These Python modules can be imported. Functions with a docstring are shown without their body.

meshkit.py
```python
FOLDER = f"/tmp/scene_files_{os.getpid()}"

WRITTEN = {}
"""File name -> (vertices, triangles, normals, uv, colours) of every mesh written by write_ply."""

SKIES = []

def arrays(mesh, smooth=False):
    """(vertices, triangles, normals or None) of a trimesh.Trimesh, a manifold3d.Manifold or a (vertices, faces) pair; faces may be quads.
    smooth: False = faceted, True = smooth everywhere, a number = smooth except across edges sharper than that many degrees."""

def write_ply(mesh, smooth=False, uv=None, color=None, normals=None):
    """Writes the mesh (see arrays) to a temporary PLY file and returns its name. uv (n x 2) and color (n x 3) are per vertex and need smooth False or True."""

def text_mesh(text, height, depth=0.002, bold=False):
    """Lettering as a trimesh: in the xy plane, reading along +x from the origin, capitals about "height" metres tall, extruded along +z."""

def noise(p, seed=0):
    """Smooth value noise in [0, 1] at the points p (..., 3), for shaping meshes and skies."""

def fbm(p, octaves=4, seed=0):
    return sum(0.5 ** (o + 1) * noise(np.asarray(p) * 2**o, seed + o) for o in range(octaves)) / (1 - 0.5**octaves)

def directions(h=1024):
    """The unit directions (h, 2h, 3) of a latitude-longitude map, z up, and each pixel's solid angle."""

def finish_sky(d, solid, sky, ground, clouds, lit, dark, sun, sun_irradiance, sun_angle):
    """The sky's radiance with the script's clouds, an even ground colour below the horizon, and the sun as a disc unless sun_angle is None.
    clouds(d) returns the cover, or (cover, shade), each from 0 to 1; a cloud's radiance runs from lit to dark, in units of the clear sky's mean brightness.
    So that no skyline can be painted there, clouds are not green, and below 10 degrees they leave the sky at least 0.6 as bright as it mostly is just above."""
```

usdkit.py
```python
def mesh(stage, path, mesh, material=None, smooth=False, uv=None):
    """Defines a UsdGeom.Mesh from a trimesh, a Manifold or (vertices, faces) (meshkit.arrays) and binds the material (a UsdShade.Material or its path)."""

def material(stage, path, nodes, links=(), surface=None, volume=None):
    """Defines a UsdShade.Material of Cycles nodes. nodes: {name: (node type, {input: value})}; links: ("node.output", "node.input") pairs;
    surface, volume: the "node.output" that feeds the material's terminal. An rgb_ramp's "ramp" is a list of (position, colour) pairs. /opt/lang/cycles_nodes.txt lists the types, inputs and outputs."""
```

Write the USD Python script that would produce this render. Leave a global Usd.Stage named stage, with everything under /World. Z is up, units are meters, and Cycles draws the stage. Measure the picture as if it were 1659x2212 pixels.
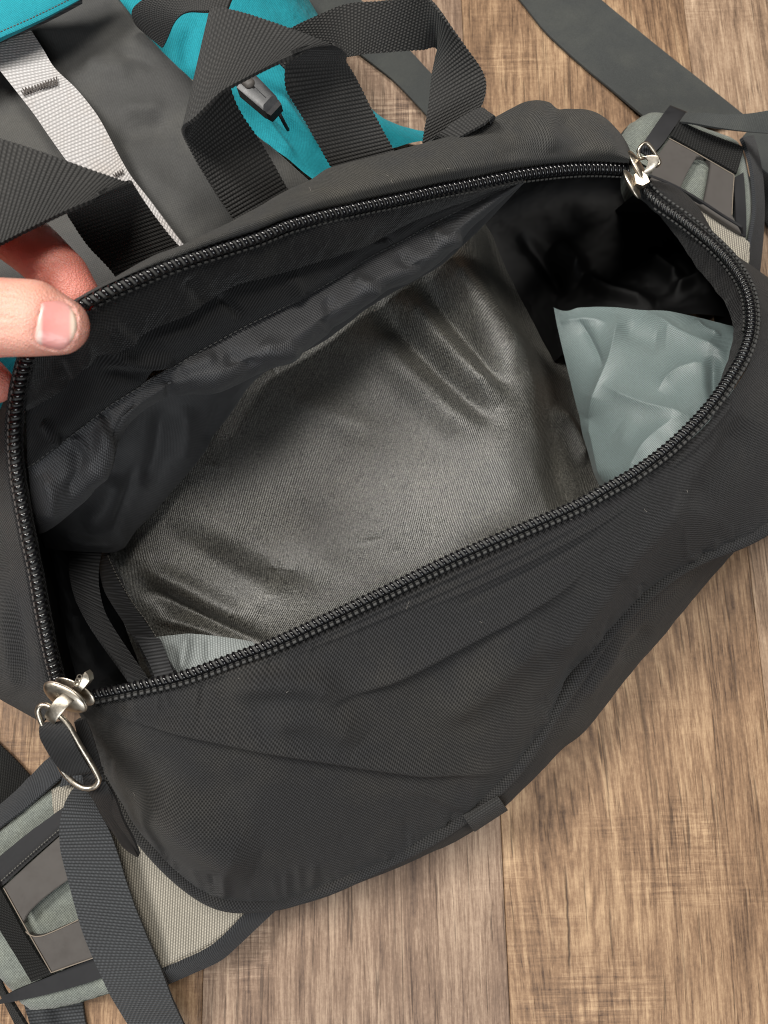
import math, random
import numpy as np, trimesh, manifold3d, shapely, usdkit
from shapely.geometry import Polygon, Point, LineString
from scipy.interpolate import PchipInterpolator, Akima1DInterpolator
from scipy.spatial import Delaunay
from pxr import Usd, UsdGeom, UsdLux, UsdShade, Gf, Sdf
from meshkit import fbm, noise

random.seed(7)
rng = np.random.default_rng(7)
stage = Usd.Stage.CreateInMemory()
UsdGeom.SetStageUpAxis(stage, UsdGeom.Tokens.z)
UsdGeom.SetStageMetersPerUnit(stage, 1.0)
UsdGeom.Xform.Define(stage, '/World')
UsdGeom.Scope.Define(stage, '/World/Looks')

# ------------------------------------------------------------------ camera
TILT, DIST, FPX, CX, CY = math.radians(11.3), 0.463, 1607.0, 829.5, 1106.0
VD = np.array([0, math.sin(TILT), -math.cos(TILT)])      # viewing direction
VU = np.array([0, math.cos(TILT), math.sin(TILT)])       # up in the picture
VR = np.array([1.0, 0, 0])
EYE = -DIST * VD
cam = UsdGeom.Camera.Define(stage, '/World/camera')
m = Gf.Matrix4d(*VR, 0, *VU, 0, *(-VD), 0, *EYE, 1)
cam.AddTransformOp().Set(m)
cam.CreateHorizontalApertureAttr(36.0)
cam.CreateVerticalApertureAttr(48.0)
cam.CreateFocalLengthAttr(36.0 * FPX / 1659.0)
cam.CreateClippingRangeAttr(Gf.Vec2f(0.005, 50))
cam.CreateFStopAttr(20.0)
cam.CreateFocusDistanceAttr(0.36)
cam.CreateExposureAttr(0.0)

# ------------------------------------------------------------------ lights, all out of view
def rect(name, pos, aim, w, h, L, col):
    l = UsdLux.RectLight.Define(stage, '/World/' + name)
    pos, aim = np.array(pos, float), np.array(aim, float)
    z = (pos - aim) / np.linalg.norm(pos - aim)
    x = np.cross([0, 1, 0.01], z); x /= np.linalg.norm(x)
    y = np.cross(z, x)
    l.AddTransformOp().Set(Gf.Matrix4d(*x, 0, *y, 0, *z, 0, *pos, 1))
    l.CreateWidthAttr(w); l.CreateHeightAttr(h)
    l.CreateIntensityAttr(L); l.CreateColorAttr(Gf.Vec3f(*col))
    return l
rect('unseen_ceiling_lamp', (0.3, 0.62, 2.35), (0, 0, 0.1), 0.8, 0.6, 27.0, (1, .955, .88))  # out of view overhead, placed to bring sheen onto the lining
rect('unseen_ceiling_lamp_001', (-1.15, 0.5, 2.0), (0, 0, 0.1), 0.65, 0.55, 52.0, (1, .965, .91))  # out of view at the left, placed so right-facing folds fall dark
rect('unseen_front_light', (0.3, -2.3, 1.9), (0, 0, 0.1), 1.6, 1.2, 9.0, (.95, .98, 1))  # unseen source on the viewer's side, lights the lining flap
rect('added_ceiling_fill', (0, 0, 2.7), (0, 0, 0), 4.0, 4.0, 0.17, (1, .98, .95))  # added dim panel, stands in for light bounced off a ceiling

def P(p):
    """point of the world under a point of the picture (x, y in a 1659 wide picture) at height z"""
    p = np.asarray(p, float)
    r = VD * FPX + VR * (p[..., 0:1] - CX) + VU * (CY - p[..., 1:2])
    return EYE + r * ((p[..., 2:3] - EYE[2]) / r[..., 2:3])

# ------------------------------------------------------------------ materials
LK = '/World/Looks/'
MATS = {}
def lin(*c):
    c = np.array(c, float) / 255
    return tuple(np.where(c < .04045, c / 12.92, ((c + .055) / 1.055) ** 2.4))

def fabric(name, col, kind='plain', pu=.0009, pv=.0009, rough=.8, bump=.0002, dust=None, dust_amt=.4, dust_scale=14, sheen=.15, spec=.3, contrast=.55, coat=0., coat_rough=.4, fine=0., rot=0., grain=0., wrinkle=0., wscale=90):
    """woven cloth: a weave in the surface's own coordinates (metres), uneven wear, weave relief"""
    n, L = {}, []
    n['uv'] = ('uvmap', {'attribute': 'st'})
    n['rot'] = ('mapping', {'rotation': (0, 0, rot)})
    L.append(('uv.UV', 'rot.vector'))
    n['s'] = ('separate_xyz', {})
    L.append(('rot.vector', 's.vector'))
    def math_(k, t, a=None, b=None, **kw):
        n[k] = ('math', {'math_type': t, **kw})
        for i, x in (('value1', a), ('value2', b)):
            if isinstance(x, str): L.append((x, f'{k}.{i}'))
            elif x is not None: n[k][1][i] = x
        return f'{k}.value'
    def sine(k, src, per):
        a = math_(k + 'm', 'multiply', src, 2 * math.pi / per)
        return math_(k, 'sine', a)
    if kind == 'twill':
        a = math_('tm', 'multiply', 's.y', pu / pv)
        b = math_('ta', 'add', 's.x', a)
        w = sine('t1', b, pu)
        h = math_('h', 'multiply_add', w, .5, value3=.5)
    elif kind == 'rib':                      # rows of little knots across the webbing
        a = math_('fd', 'divide', 's.x', pu)
        fl = math_('fl', 'floor', a)
        ph = math_('ph', 'multiply', fl, math.pi)
        bm = math_('bm', 'multiply', 's.y', 2 * math.pi / pv)
        bb = math_('bb', 'add', bm, ph)
        bs = math_('bs', 'sine', bb)
        fr = math_('fr', 'fraction', a)
        fp = math_('fp', 'multiply', fr, math.pi)
        rs = math_('rs', 'sine', fp)
        k1 = math_('k1', 'multiply_add', bs, .27, value3=.73)
        h = math_('h', 'multiply', rs, k1)
    else:
        w = math_('w', 'multiply', sine('w1', 's.x', pu), sine('w2', 's.y', pv))
        h = math_('h', 'multiply_add', w, .5, value3=.5)
    lo = 1 - contrast
    n['pos'] = ('geometry', {})
    n['nz'] = ('noise_texture', {'scale': dust_scale, 'detail': 5., 'roughness': .62})
    n['nf'] = ('noise_texture', {'scale': 900., 'detail': 2., 'roughness': .7})
    L += [('pos.position', 'nz.vector'), ('pos.position', 'nf.vector')]
    hf = math_('hf', 'multiply_add', h, 2 * contrast, value3=lo)
    hn = math_('hn', 'multiply_add', 'nf.fac', .5 + fine, value3=.75 - fine / 2)
    hn = math_('hx', 'maximum', hn, .08)
    hm = math_('hm', 'multiply', hf, hn)
    n['dr'] = ('rgb_ramp', {'ramp': [(0, (0, 0, 0)), (.46, (0, 0, 0)), (.75, (1, 1, 1)), (1, (1, 1, 1))]})
    L.append(('nz.fac', 'dr.fac'))
    df = math_('df', 'multiply', 'dr.color', dust_amt)
    n['mx'] = ('mix_color', {'a': col, 'b': dust or tuple(min(1, c * 1.5) for c in col)})
    L.append((df, 'mx.fac'))
    n['cc'] = ('mix_color', {'blend_type': 'multiply', 'fac': 1.})
    L += [('mx.result', 'cc.a'), (hm, 'cc.b')]
    n['bp'] = ('bump', {'distance': bump, 'strength': .9})
    L.append((h, 'bp.height'))
    last = 'bp.normal'
    if grain:
        n['gn'] = ('noise_texture', {'scale': 1100., 'detail': 3., 'roughness': .75}); n['gb'] = ('bump', {'distance': grain, 'strength': 1.})
        L += [('pos.position', 'gn.vector'), ('gn.fac', 'gb.height'), (last, 'gb.normal')]; last = 'gb.normal'
    if wrinkle:
        n['wn'] = ('noise_texture', {'scale': wscale, 'detail': 4., 'roughness': .55, 'distortion': .6})
        n['wb'] = ('bump', {'distance': wrinkle, 'strength': 1.})
        L += [('pos.position', 'wn.vector'), ('wn.fac', 'wb.height'), (last, 'wb.normal')]
        last = 'wb.normal'
    n['p'] = ('principled_bsdf', {'roughness': rough, 'specular_ior_level': spec, 'sheen_weight': sheen, 'sheen_roughness': .5,
                                  'coat_weight': coat, 'coat_roughness': coat_rough})
    L += [('cc.result', 'p.base_color'), (last, 'p.normal')]
    MATS[name] = usdkit.material(stage, LK + name, n, L, surface='p.BSDF')

def plain(name, col, rough=.5, metal=0., spec=.5, noise_amt=.25, scale=300, bump=0., col2=None, coat=0, rough2=None):
    n = {'pos': ('geometry', {}), 'nz': ('noise_texture', {'scale': scale, 'detail': 5., 'roughness': .65}),
         'mx': ('mix_color', {'a': tuple(c * (1 - noise_amt) for c in col), 'b': col2 or tuple(min(1, c * (1 + noise_amt)) for c in col)}),
         'rr': ('map_range', {'from_min': .3, 'from_max': .7, 'to_min': rough * .8, 'to_max': rough2 or min(1, rough * 1.25)}),
         'bp': ('bump', {'distance': bump, 'strength': 1. if bump else 0.}),
         'p': ('principled_bsdf', {'metallic': metal, 'specular_ior_level': spec, 'coat_weight': coat})}
    L = [('pos.position', 'nz.vector'), ('nz.fac', 'mx.fac'), ('nz.fac', 'rr.value'), ('nz.fac', 'bp.height'),
         ('mx.result', 'p.base_color'), ('rr.result', 'p.roughness'), ('bp.normal', 'p.normal')]
    MATS[name] = usdkit.material(stage, LK + name, n, L, surface='p.BSDF')

DUST = (.085, .075, .055)
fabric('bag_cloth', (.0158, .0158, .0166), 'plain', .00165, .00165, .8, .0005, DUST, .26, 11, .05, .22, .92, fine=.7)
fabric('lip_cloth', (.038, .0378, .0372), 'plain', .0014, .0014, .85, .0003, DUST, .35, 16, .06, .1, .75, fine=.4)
fabric('tape_cloth', (.0075, .0075, .008), 'plain', .0017, .0011, .9, .0004, (.03, .028, .025), .3, 40, .1, .1, .7, wrinkle=.0005, wscale=260)
fabric('twill_cloth', (.0085, .0086, .0094), 'twill', .0018, .0014, .75, .0004, (.022, .021, .02), .3, 25, .05, .15, .85)
fabric('satin_cloth', (.036, .0362, .0385), 'plain', .0014, .0014, .48, .00025, (.06, .06, .064), .3, 18, .05, .35, .7, wrinkle=.0003, wscale=40)
fabric('smooth_cloth', (.027, .027, .0282), 'plain', .0009, .0009, .65, .00008, (.045, .045, .046), .4, 30, .06, .25, .35, wrinkle=.0003, wscale=40)
fabric('liner_cloth', (.066, .065, .059), 'twill', .0016, .0019, .39, .00018, (.125, .12, .102), .6, 16, .0, 1., .45, fine=3.8, grain=.00026, wrinkle=.0003, wscale=30)
fabric('shaded_black_cloth', (.0022, .0022, .0024), 'plain', .0007, .0007, .5, .0001, (.003, .003, .003), .3, 30, .0, .16, .2, wrinkle=.0004, wscale=50)  # black cloth, darkened further for the shade of the deep gaps
fabric('pocket_cloth', (.122, .158, .157), 'plain', .0012, .0012, .42, .0001, (.18, .215, .21), .4, 25, .05, .5, .4)
fabric('mesh_cloth', (.2, .22, .218), 'rib', .0013, .0013, .6, .0002, (.25, .27, .268), .4, 60, .1, .2, .45)
fabric('webbing', (.025, .0244, .0236), 'rib', .0017, .0015, .8, .0006, (.042, .039, .034), .3, 22, .06, .28, .75, fine=.4)
fabric('webbing_dark', (.0105, .0105, .0102), 'rib', .0017, .0015, .8, .0006, (.02, .019, .017), .3, 22, .05, .12, .7)
fabric('strap_rib', (.036, .0378, .0405), 'rib', .00165, .0019, .75, .0005, (.045, .05, .053), .3, 30, .06, .15, .65)
fabric('grosgrain', (.02, .0205, .022), 'rib', .0018, .02, .65, .0004, (.03, .03, .032), .3, 30, .06, .25, .75)
fabric('smooth_strap', (.044, .0468, .046), 'rib', .0011, .0009, .8, .00012, (.075, .077, .068), .5, 30, .1, .15, .22)
fabric('binding_cloth', (.028, .0298, .033), 'twill', .0014, .0016, .85, .0003, (.042, .042, .042), .3, 40, .08, .12, .6)
fabric('pull_cloth', (.009, .009, .0095), 'twill', .0014, .0016, .6, .0002, (.02, .02, .02), .3, 60, .03, .25, .4)
fabric('light_webbing', (.39, .38, .38), 'rib', .0019, .0016, .65, .0003, (.33, .285, .245), .55, 32, .05, .2, .4)
fabric('coated_cloth', (.05, .05, .049), 'plain', .0011, .0011, .65, .00006, (.085, .083, .075), .6, 22, .06, .2, .2, wrinkle=.0009, wscale=38)
fabric('teal_cloth', (.011, .215, .265), 'plain', .0011, .0011, .75, .0001, (.018, .3, .355), .5, 22, .05, .15, .25, wrinkle=.0016, wscale=55)
fabric('tan_mesh', (.25, .23, .192), 'rib', .0013, .0014, .8, .0005, (.33, .3, .255), .45, 24, .05, .12, .6)
fabric('green_felt', (.13, .142, .128), 'plain', .0014, .0014, .9, .0002, (.205, .222, .186), .6, 60, .15, .1, .4, fine=.6)
plain('coil_plastic', (.005, .005, .006), .13, 0, .6, .2, 500)
plain('black_plastic', (.022, .023, .026), .35, 0, .5, .2, 200, .00005)
plain('plate_plastic', (.06, .054, .05), .5, 0, .3, .12, 120, .00008)
plain('rubber_edge', (.018, .018, .0195), .6, 0, .2, .3, 90, .0001)
plain('nickel', (.55, .5, .42), .32, 1., .5, .18, 260, .00008, (.46, .41, .34), rough2=.5)
plain('thread_tape', (.022, .022, .021), .8)
plain('thread_dark', (.07, .06, .055), .7)
plain('thread_black', (.035, .035, .034), .7)
plain('thread_pale', (.09, .086, .076), .7)
plain('lint', (.3, .28, .25), .8)
plain('rim_worn', (.17, .14, .11), .6, 0, .4, .3, 500)

def skin():
    n = {'pos': ('geometry', {}), 'n1': ('noise_texture', {'scale': 60., 'detail': 4., 'roughness': .6}),
         'n2': ('noise_texture', {'scale': 1400., 'detail': 3., 'roughness': .6}),
         'vo': ('voronoi_texture', {'scale': 1500.}),
         'at': ('attribute', {'attribute': 'flush'}),
         'c1': ('mix_color', {'a': (.62, .29, .22), 'b': (.77, .45, .36)}),
         'c2': ('mix_color', {'b': (.62, .19, .15)}),
         'm': ('math', {'math_type': 'multiply_add', 'value2': .5, 'value3': 0.}),
         'bp': ('bump', {'distance': .00028, 'strength': .8}),
         'p': ('principled_bsdf', {'roughness': .48, 'specular_ior_level': .45, 'subsurface_weight': .35, 'subsurface_scale': .004,
                                   'subsurface_radius': (1, .32, .18), 'subsurface_method': 'random_walk'})}
    L = [('pos.position', 'n1.vector'), ('pos.position', 'n2.vector'), ('pos.position', 'vo.vector'), ('n1.fac', 'c1.fac'),
         ('c1.result', 'c2.a'), ('at.fac', 'c2.fac'), ('c2.result', 'p.base_color'),
         ('n2.fac', 'm.value1'), ('vo.distance', 'm.value3'), ('m.value', 'bp.height'), ('bp.normal', 'p.normal')]
    MATS['skin'] = usdkit.material(stage, LK + 'skin', n, L, surface='p.BSDF')
    n = {'at': ('attribute', {'attribute': 'flush'}), 'r': ('rgb_ramp', {'ramp': [(0, (.66, .36, .31)), (.12, (.72, .5, .44)), (.2, (.68, .27, .25)), (.8, (.72, .34, .31)), (.9, (.78, .58, .47)), (1, (.78, .6, .47))]}),
         'p': ('principled_bsdf', {'roughness': .3, 'specular_ior_level': .5, 'subsurface_weight': .2, 'subsurface_scale': .002, 'subsurface_radius': (1, .35, .25)})}
    MATS['nail'] = usdkit.material(stage, LK + 'nail', n, [('at.fac', 'r.fac'), ('r.color', 'p.base_color')], surface='p.BSDF')
skin()

def wood(name, c_dark, c_mid, c_light, seed, saw, knots=(), cracks=()):
    """rustic oak: open grain along y, soft figure, pores, saw marks across, knots with rings round them"""
    n, L = {}, []
    n['pos'] = ('geometry', {})
    n['off'] = ('mapping', {'location': (seed * 1.37, seed * 2.11, seed * .7), 'rotation': (0, 0, -.02)})
    n['sp'] = ('separate_xyz', {})
    L += [('pos.position', 'off.vector'), ('pos.position', 'sp.vector')]
    k_ = [0]
    def M(t, *a, **kw):
        k_[0] += 1; k = f'm{k_[0]}'; n[k] = ('math', {'math_type': t, **kw})
        for i, x in enumerate(a):
            if isinstance(x, str): L.append((x, f'{k}.value{i + 1}'))
            else: n[k][1][f'value{i + 1}'] = float(x)
        return k + '.value'
    def tex(sc, scale, det, rough=.6, dist=0.):
        k_[0] += 1; k = f't{k_[0]}'
        n[k + 'm'] = ('mapping', {'scale': sc}); n[k] = ('noise_texture', {'scale': scale, 'detail': det, 'roughness': rough, 'distortion': dist})
        L.extend([('warp.vector', k + 'm.vector'), (k + 'm.vector', k + '.vector')]); return k + '.fac'
    def ramp(src, a, b):
        k_[0] += 1; k = f'r{k_[0]}'; n[k] = ('map_range', {'range_type': 'smoothstep', 'from_min': a, 'from_max': b, 'to_min': 0., 'to_max': 1., 'clamp': True})
        L.append((src, k + '.value')); return k + '.result'
    # knots push the grain aside
    n['so'] = ('separate_xyz', {}); L.append(('off.vector', 'so.vector'))
    gx = 'so.x'; ring = None
    for kx, ky, r in knots:
        dx = M('subtract', 'sp.x', kx); dy = M('multiply', M('subtract', 'sp.y', ky), .42)
        d2 = M('add', M('multiply', dx, dx), M('multiply', dy, dy)); d = M('sqrt', d2)
        fall = M('exponent', M('multiply', d, -1 / (r * 3.2)))
        gx = M('add', gx, M('multiply', M('multiply', dx, fall), -.55))
        wob = M('multiply_add', d, 2 * math.pi / .0055, 0.)
        ring_ = M('multiply', M('multiply', M('sine', M('add', wob, M('multiply', 'so.y', 90.))), fall), .055)
        core = M('multiply', M('exponent', M('multiply', d2, -1 / (r * .3) ** 2)), -.22)
        ring_ = M('add', ring_, core); ring = ring_ if ring is None else M('add', ring, ring_)
    n['warp'] = ('combine_xyz', {}); L += [(gx, 'warp.x'), ('so.y', 'warp.y'), ('so.z', 'warp.z')]
    c = lambda t, a: M('multiply_add', t, a, -a / 2)
    t = M('add', c(tex((1, .13, 1), 26., 4., .55, 1.2), .6), .5)
    t = M('add', t, c(tex((1, .075, 1), 80., 5., .7, 2.2), .85))
    t = M('add', t, c(tex((1, .036, 1), 330., 4., .8, .5), .8))       # coarse fibres, a millimetre or two wide
    t = M('add', t, c(tex((1, .5, 1), 30., 3., .5), .5))
    t = M('add', t, c(tex((1, .6, 1), 560., 3., .8), .4))               # flecks
    t = M('add', t, c(tex((1, .06, 1), 900., 2., .7), .55))
    sm = M('multiply', ramp(tex((.6, 1, 1), 16., 3., .6), .5, .68), c(tex((.06, 1, 1), 380., 4., .8), 2.4 * saw))
    t = M('add', t, sm)
    if ring: t = M('add', t, ring)
    mixd = lambda a, b, f: tuple(p * (1 - f) + q * f for p, q in zip(a, b))
    n['ramp'] = ('rgb_ramp', {'ramp': [(0, mixd(c_dark, (0, 0, 0), .4)), (.2, c_dark), (.5, c_mid), (.78, c_light), (1, tuple(min(1, c * 1.35) for c in c_light))]})
    L.append((t, 'ramp.fac'))
    pore = M('multiply', ramp(tex((1, .04, 1), 420., 3., .65, .3), .42, .33), .6)
    pore = M('maximum', pore, M('multiply', ramp(tex((1, .022, 1), 170., 4., .62, .8), .40, .30), .62))
    for cx, cy0, cy1 in cracks:
        wob = M('multiply_add', tex((0, 1, 0), 60., 2.), .004, cx - .002)
        e = M('exponent', M('multiply', M('power', M('absolute', M('subtract', 'sp.x', wob)), 2.), -1 / .0007 ** 2))
        g = M('multiply', ramp('sp.y', cy0, cy0 + .01), ramp('sp.y', cy1, cy1 - .02))
        pore = M('maximum', pore, M('multiply', M('multiply', e, g), .85))
    n['mx'] = ('mix_color', {'b': tuple(c * .45 for c in c_dark)})
    L.extend([('ramp.color', 'mx.a'), (pore, 'mx.fac')])
    n['bp'] = ('bump', {'distance': .0003, 'strength': .6})
    L.append((M('subtract', t, pore), 'bp.height'))
    n['p'] = ('principled_bsdf', {'roughness': .5, 'specular_ior_level': .35})
    L.extend([('mx.result', 'p.base_color'), ('bp.normal', 'p.normal')])
    MATS[name] = usdkit.material(stage, LK + name, n, L, surface='p.BSDF')
KN = P(np.array((1222., 1775., 0.))); CK = P(np.array([(1220., 1838., 0.), (1230., 2110., 0.)]))
wood('oak_grey', (.078, .048, .034), (.195, .128, .088), (.35, .252, .18), 3., 1.0)
wood('oak_gold', (.075, .042, .025), (.225, .136, .078), (.4, .268, .16), 8., .4, ((KN[0], KN[1], .022), (KN[0] + .075, KN[1] + .33, .016)), ((CK[0][0], CK[1][1], CK[0][1]),))
wood('oak_pale', (.105, .066, .043), (.265, .175, .114), (.44, .318, .218), 5., .4)

# ------------------------------------------------------------------ geometry helpers
def chord(p):
    d = np.r_[0, np.cumsum(np.linalg.norm(np.diff(p, axis=0), axis=1))]
    return d / d[-1] if d[-1] > 0 else np.linspace(0, 1, len(p))
def interp(t, p, q, kind='akima'):
    if len(t) == 2: return p[0] + (p[1] - p[0]) * ((np.asarray(q) - t[0]) / (t[1] - t[0]))[:, None]
    return (PchipInterpolator if kind == 'pchip' or len(t) < 4 else Akima1DInterpolator)(t, p)(q)
def curve(pts, n, kind='akima'):
    """n points evenly along a smooth curve through the points"""
    p = np.array(pts, float); t = chord(p)
    dense = interp(t, p, np.linspace(0, 1, max(400, 4 * n)), kind)
    return np.stack([np.interp(np.linspace(0, 1, n), chord(dense), dense[:, k]) for k in range(dense.shape[1])], 1)
def line(pts, n):
    p = np.array(pts, float); t = chord(p)
    return np.stack([np.interp(np.linspace(0, 1, n), t, p[:, k]) for k in range(p.shape[1])], 1)
def grid_rows(rows, nu, nv, stations=False, kind='pchip', bulge=0.):
    if stations:
        R = np.array(rows, float)
        mid = R.mean(0); t = chord(mid)
        q = np.linspace(0, 1, nu)
        C = np.stack([interp(t, r, q) for r in R])
    else:
        C = np.stack([curve(r, nu) for r in rows])
    tv = np.linspace(0, 1, len(C)); qv = np.linspace(0, 1, nv)
    if len(C) == 2: G = C[0][None] + (C[1] - C[0])[None] * qv[:, None, None]
    else: G = PchipInterpolator(tv, C, axis=0)(qv) if kind == 'pchip' else Akima1DInterpolator(tv, C, axis=0)(qv)
    if bulge: G[..., 2] += bulge * np.sin(np.pi * qv)[:, None]
    return G
def normals(W):
    a, b = np.gradient(W, axis=1), np.gradient(W, axis=0)
    n = np.cross(a, b); n /= np.linalg.norm(n, axis=-1, keepdims=True) + 1e-15
    if (n * (EYE - W)).sum(-1).mean() < 0: n = -n
    return n
def seg_dist(xy, poly):
    """distance, signed side and position along a polyline in the plane"""
    poly = np.array(curve(np.array(poly, float), 40)) if len(poly) > 2 else np.array(poly, float)
    best = np.full(xy.shape[:-1], 1e9); side = np.zeros_like(best); along = np.zeros_like(best)
    n = len(poly) - 1
    for i in range(n):
        a, b = poly[i], poly[i + 1]; ab = b - a; L2 = (ab ** 2).sum() + 1e-12
        t = np.clip(((xy - a) @ ab) / L2, 0, 1)
        d = xy - (a + t[..., None] * ab); r = np.linalg.norm(d, axis=-1)
        k = r < best
        best = np.where(k, r, best); side = np.where(k, np.sign(ab[0] * d[..., 1] - ab[1] * d[..., 0]), side); along = np.where(k, (i + t) / n, along)
    return best, side, along
def folds(G, W, ridges, noise_amp=0., noise_f=(30, 30, 30), seed=0):
    """pushes the cloth up into ridges (poly, width, height) or steps it across creases (poly, width, height, 'step')"""
    h = np.zeros(W.shape[:2])
    for r in ridges:
        d, s, a = seg_dist(G[..., :2], r[0])
        env = np.clip(np.sin(np.pi * np.clip(a, .02, .98)) * 1.6, 0, 1)
        if len(r) > 3 and r[3] == 'cusp': h += r[2] * env * np.exp(-d / r[1])
        elif len(r) > 3:
            x = -s * d; h += r[2] * env * np.exp(-np.maximum(x, 0) / r[1]) / (1 + np.exp(-x / 4.2))
        else: h += r[2] * env * np.exp(-(d / r[1]) ** 2)
    if noise_amp: h += noise_amp * (fbm(W * np.array(noise_f) + 50, 4, seed) - .5) * 2
    return W + normals(W) * h[..., None]
def TINY(n, xr, yr, length, width, height, seed=3):
    g = np.random.default_rng(seed); out = []
    for _ in range(n):
        x, y, a, l = g.uniform(*xr), g.uniform(*yr), g.uniform(-.2, 1.3), length * g.uniform(.4, 1.3)
        out.append(([(x, y), (x + l * math.cos(a), y + l * math.sin(a))], width * g.uniform(.7, 1.5), height * g.choice([-1, 1]) * g.uniform(.4, 1), 'cusp'))
    return out
def PUCKER(pairs, n, length, width, height, seed=5):
    """short gathers running away from a seam; pairs of (seam point, point towards which they run)"""
    g = np.random.default_rng(seed); A = np.array([p[0][:2] for p in pairs], float); B = np.array([p[1][:2] for p in pairs], float); out = []
    for _ in range(n):
        f = g.uniform(0, len(A) - 1.001); i = int(f); a = A[i] + (A[i + 1] - A[i]) * (f - i); b = B[i] + (B[i + 1] - B[i]) * (f - i)
        d = (b - a) / np.linalg.norm(b - a); l = length * g.uniform(.4, 1.4); d = d + g.normal(0, .25, 2)
        out.append(([tuple(a + d * 4), tuple(a + d * l)], width * g.uniform(.7, 1.5), height * g.choice([-1, 1, 1]) * g.uniform(.3, 1)))
    return out
def uv_of(W):
    du = np.linalg.norm(np.diff(W, axis=1), axis=-1); dv = np.linalg.norm(np.diff(W, axis=0), axis=-1)
    u = np.zeros(W.shape[:2]); v = np.zeros(W.shape[:2])
    u[:, 1:] = np.cumsum(du.mean(0))[None] ; v[1:, :] = np.cumsum(dv.mean(1))[:, None]
    return np.stack([u, v], -1)
def faces_of(nv, nu):
    i, j = np.meshgrid(np.arange(nv - 1), np.arange(nu - 1), indexing='ij')
    a = i * nu + j
    return np.stack([a, a + 1, a + nu + 1, a + nu], -1).reshape(-1, 4)
def sheet(W, thick=0.):
    """a grid as cloth: one skin, or (thick) a closed slab whose upper skin is the grid"""
    nv, nu = W.shape[:2]; uv = uv_of(W); f = faces_of(nv, nu)
    N = normals(W)
    if (np.cross(W[0, 1] - W[0, 0], W[1, 0] - W[0, 0]) * N[0, 0]).sum() < 0: f = f[:, ::-1]
    V, F, T = [W.reshape(-1, 3)], [f], [uv.reshape(-1, 2)]
    if thick:
        B = W - N * thick
        n0 = nv * nu
        V.append(B.reshape(-1, 3)); T.append(uv.reshape(-1, 2)); F.append(f[:, ::-1] + n0)
        ring = np.r_[np.arange(nu), np.arange(1, nv) * nu + nu - 1, ((nv - 1) * nu + np.arange(nu - 2, -1, -1)), np.arange(nv - 2, 0, -1) * nu]
        k = len(ring); base = 2 * n0
        V += [W.reshape(-1, 3)[ring], B.reshape(-1, 3)[ring]]; T += [uv.reshape(-1, 2)[ring]] * 2
        a = np.arange(k); b = (a + 1) % k
        F.append(np.stack([base + a, base + k + a, base + k + b, base + b], 1))
    return np.vstack(V), np.vstack(F), np.vstack(T)
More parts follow.
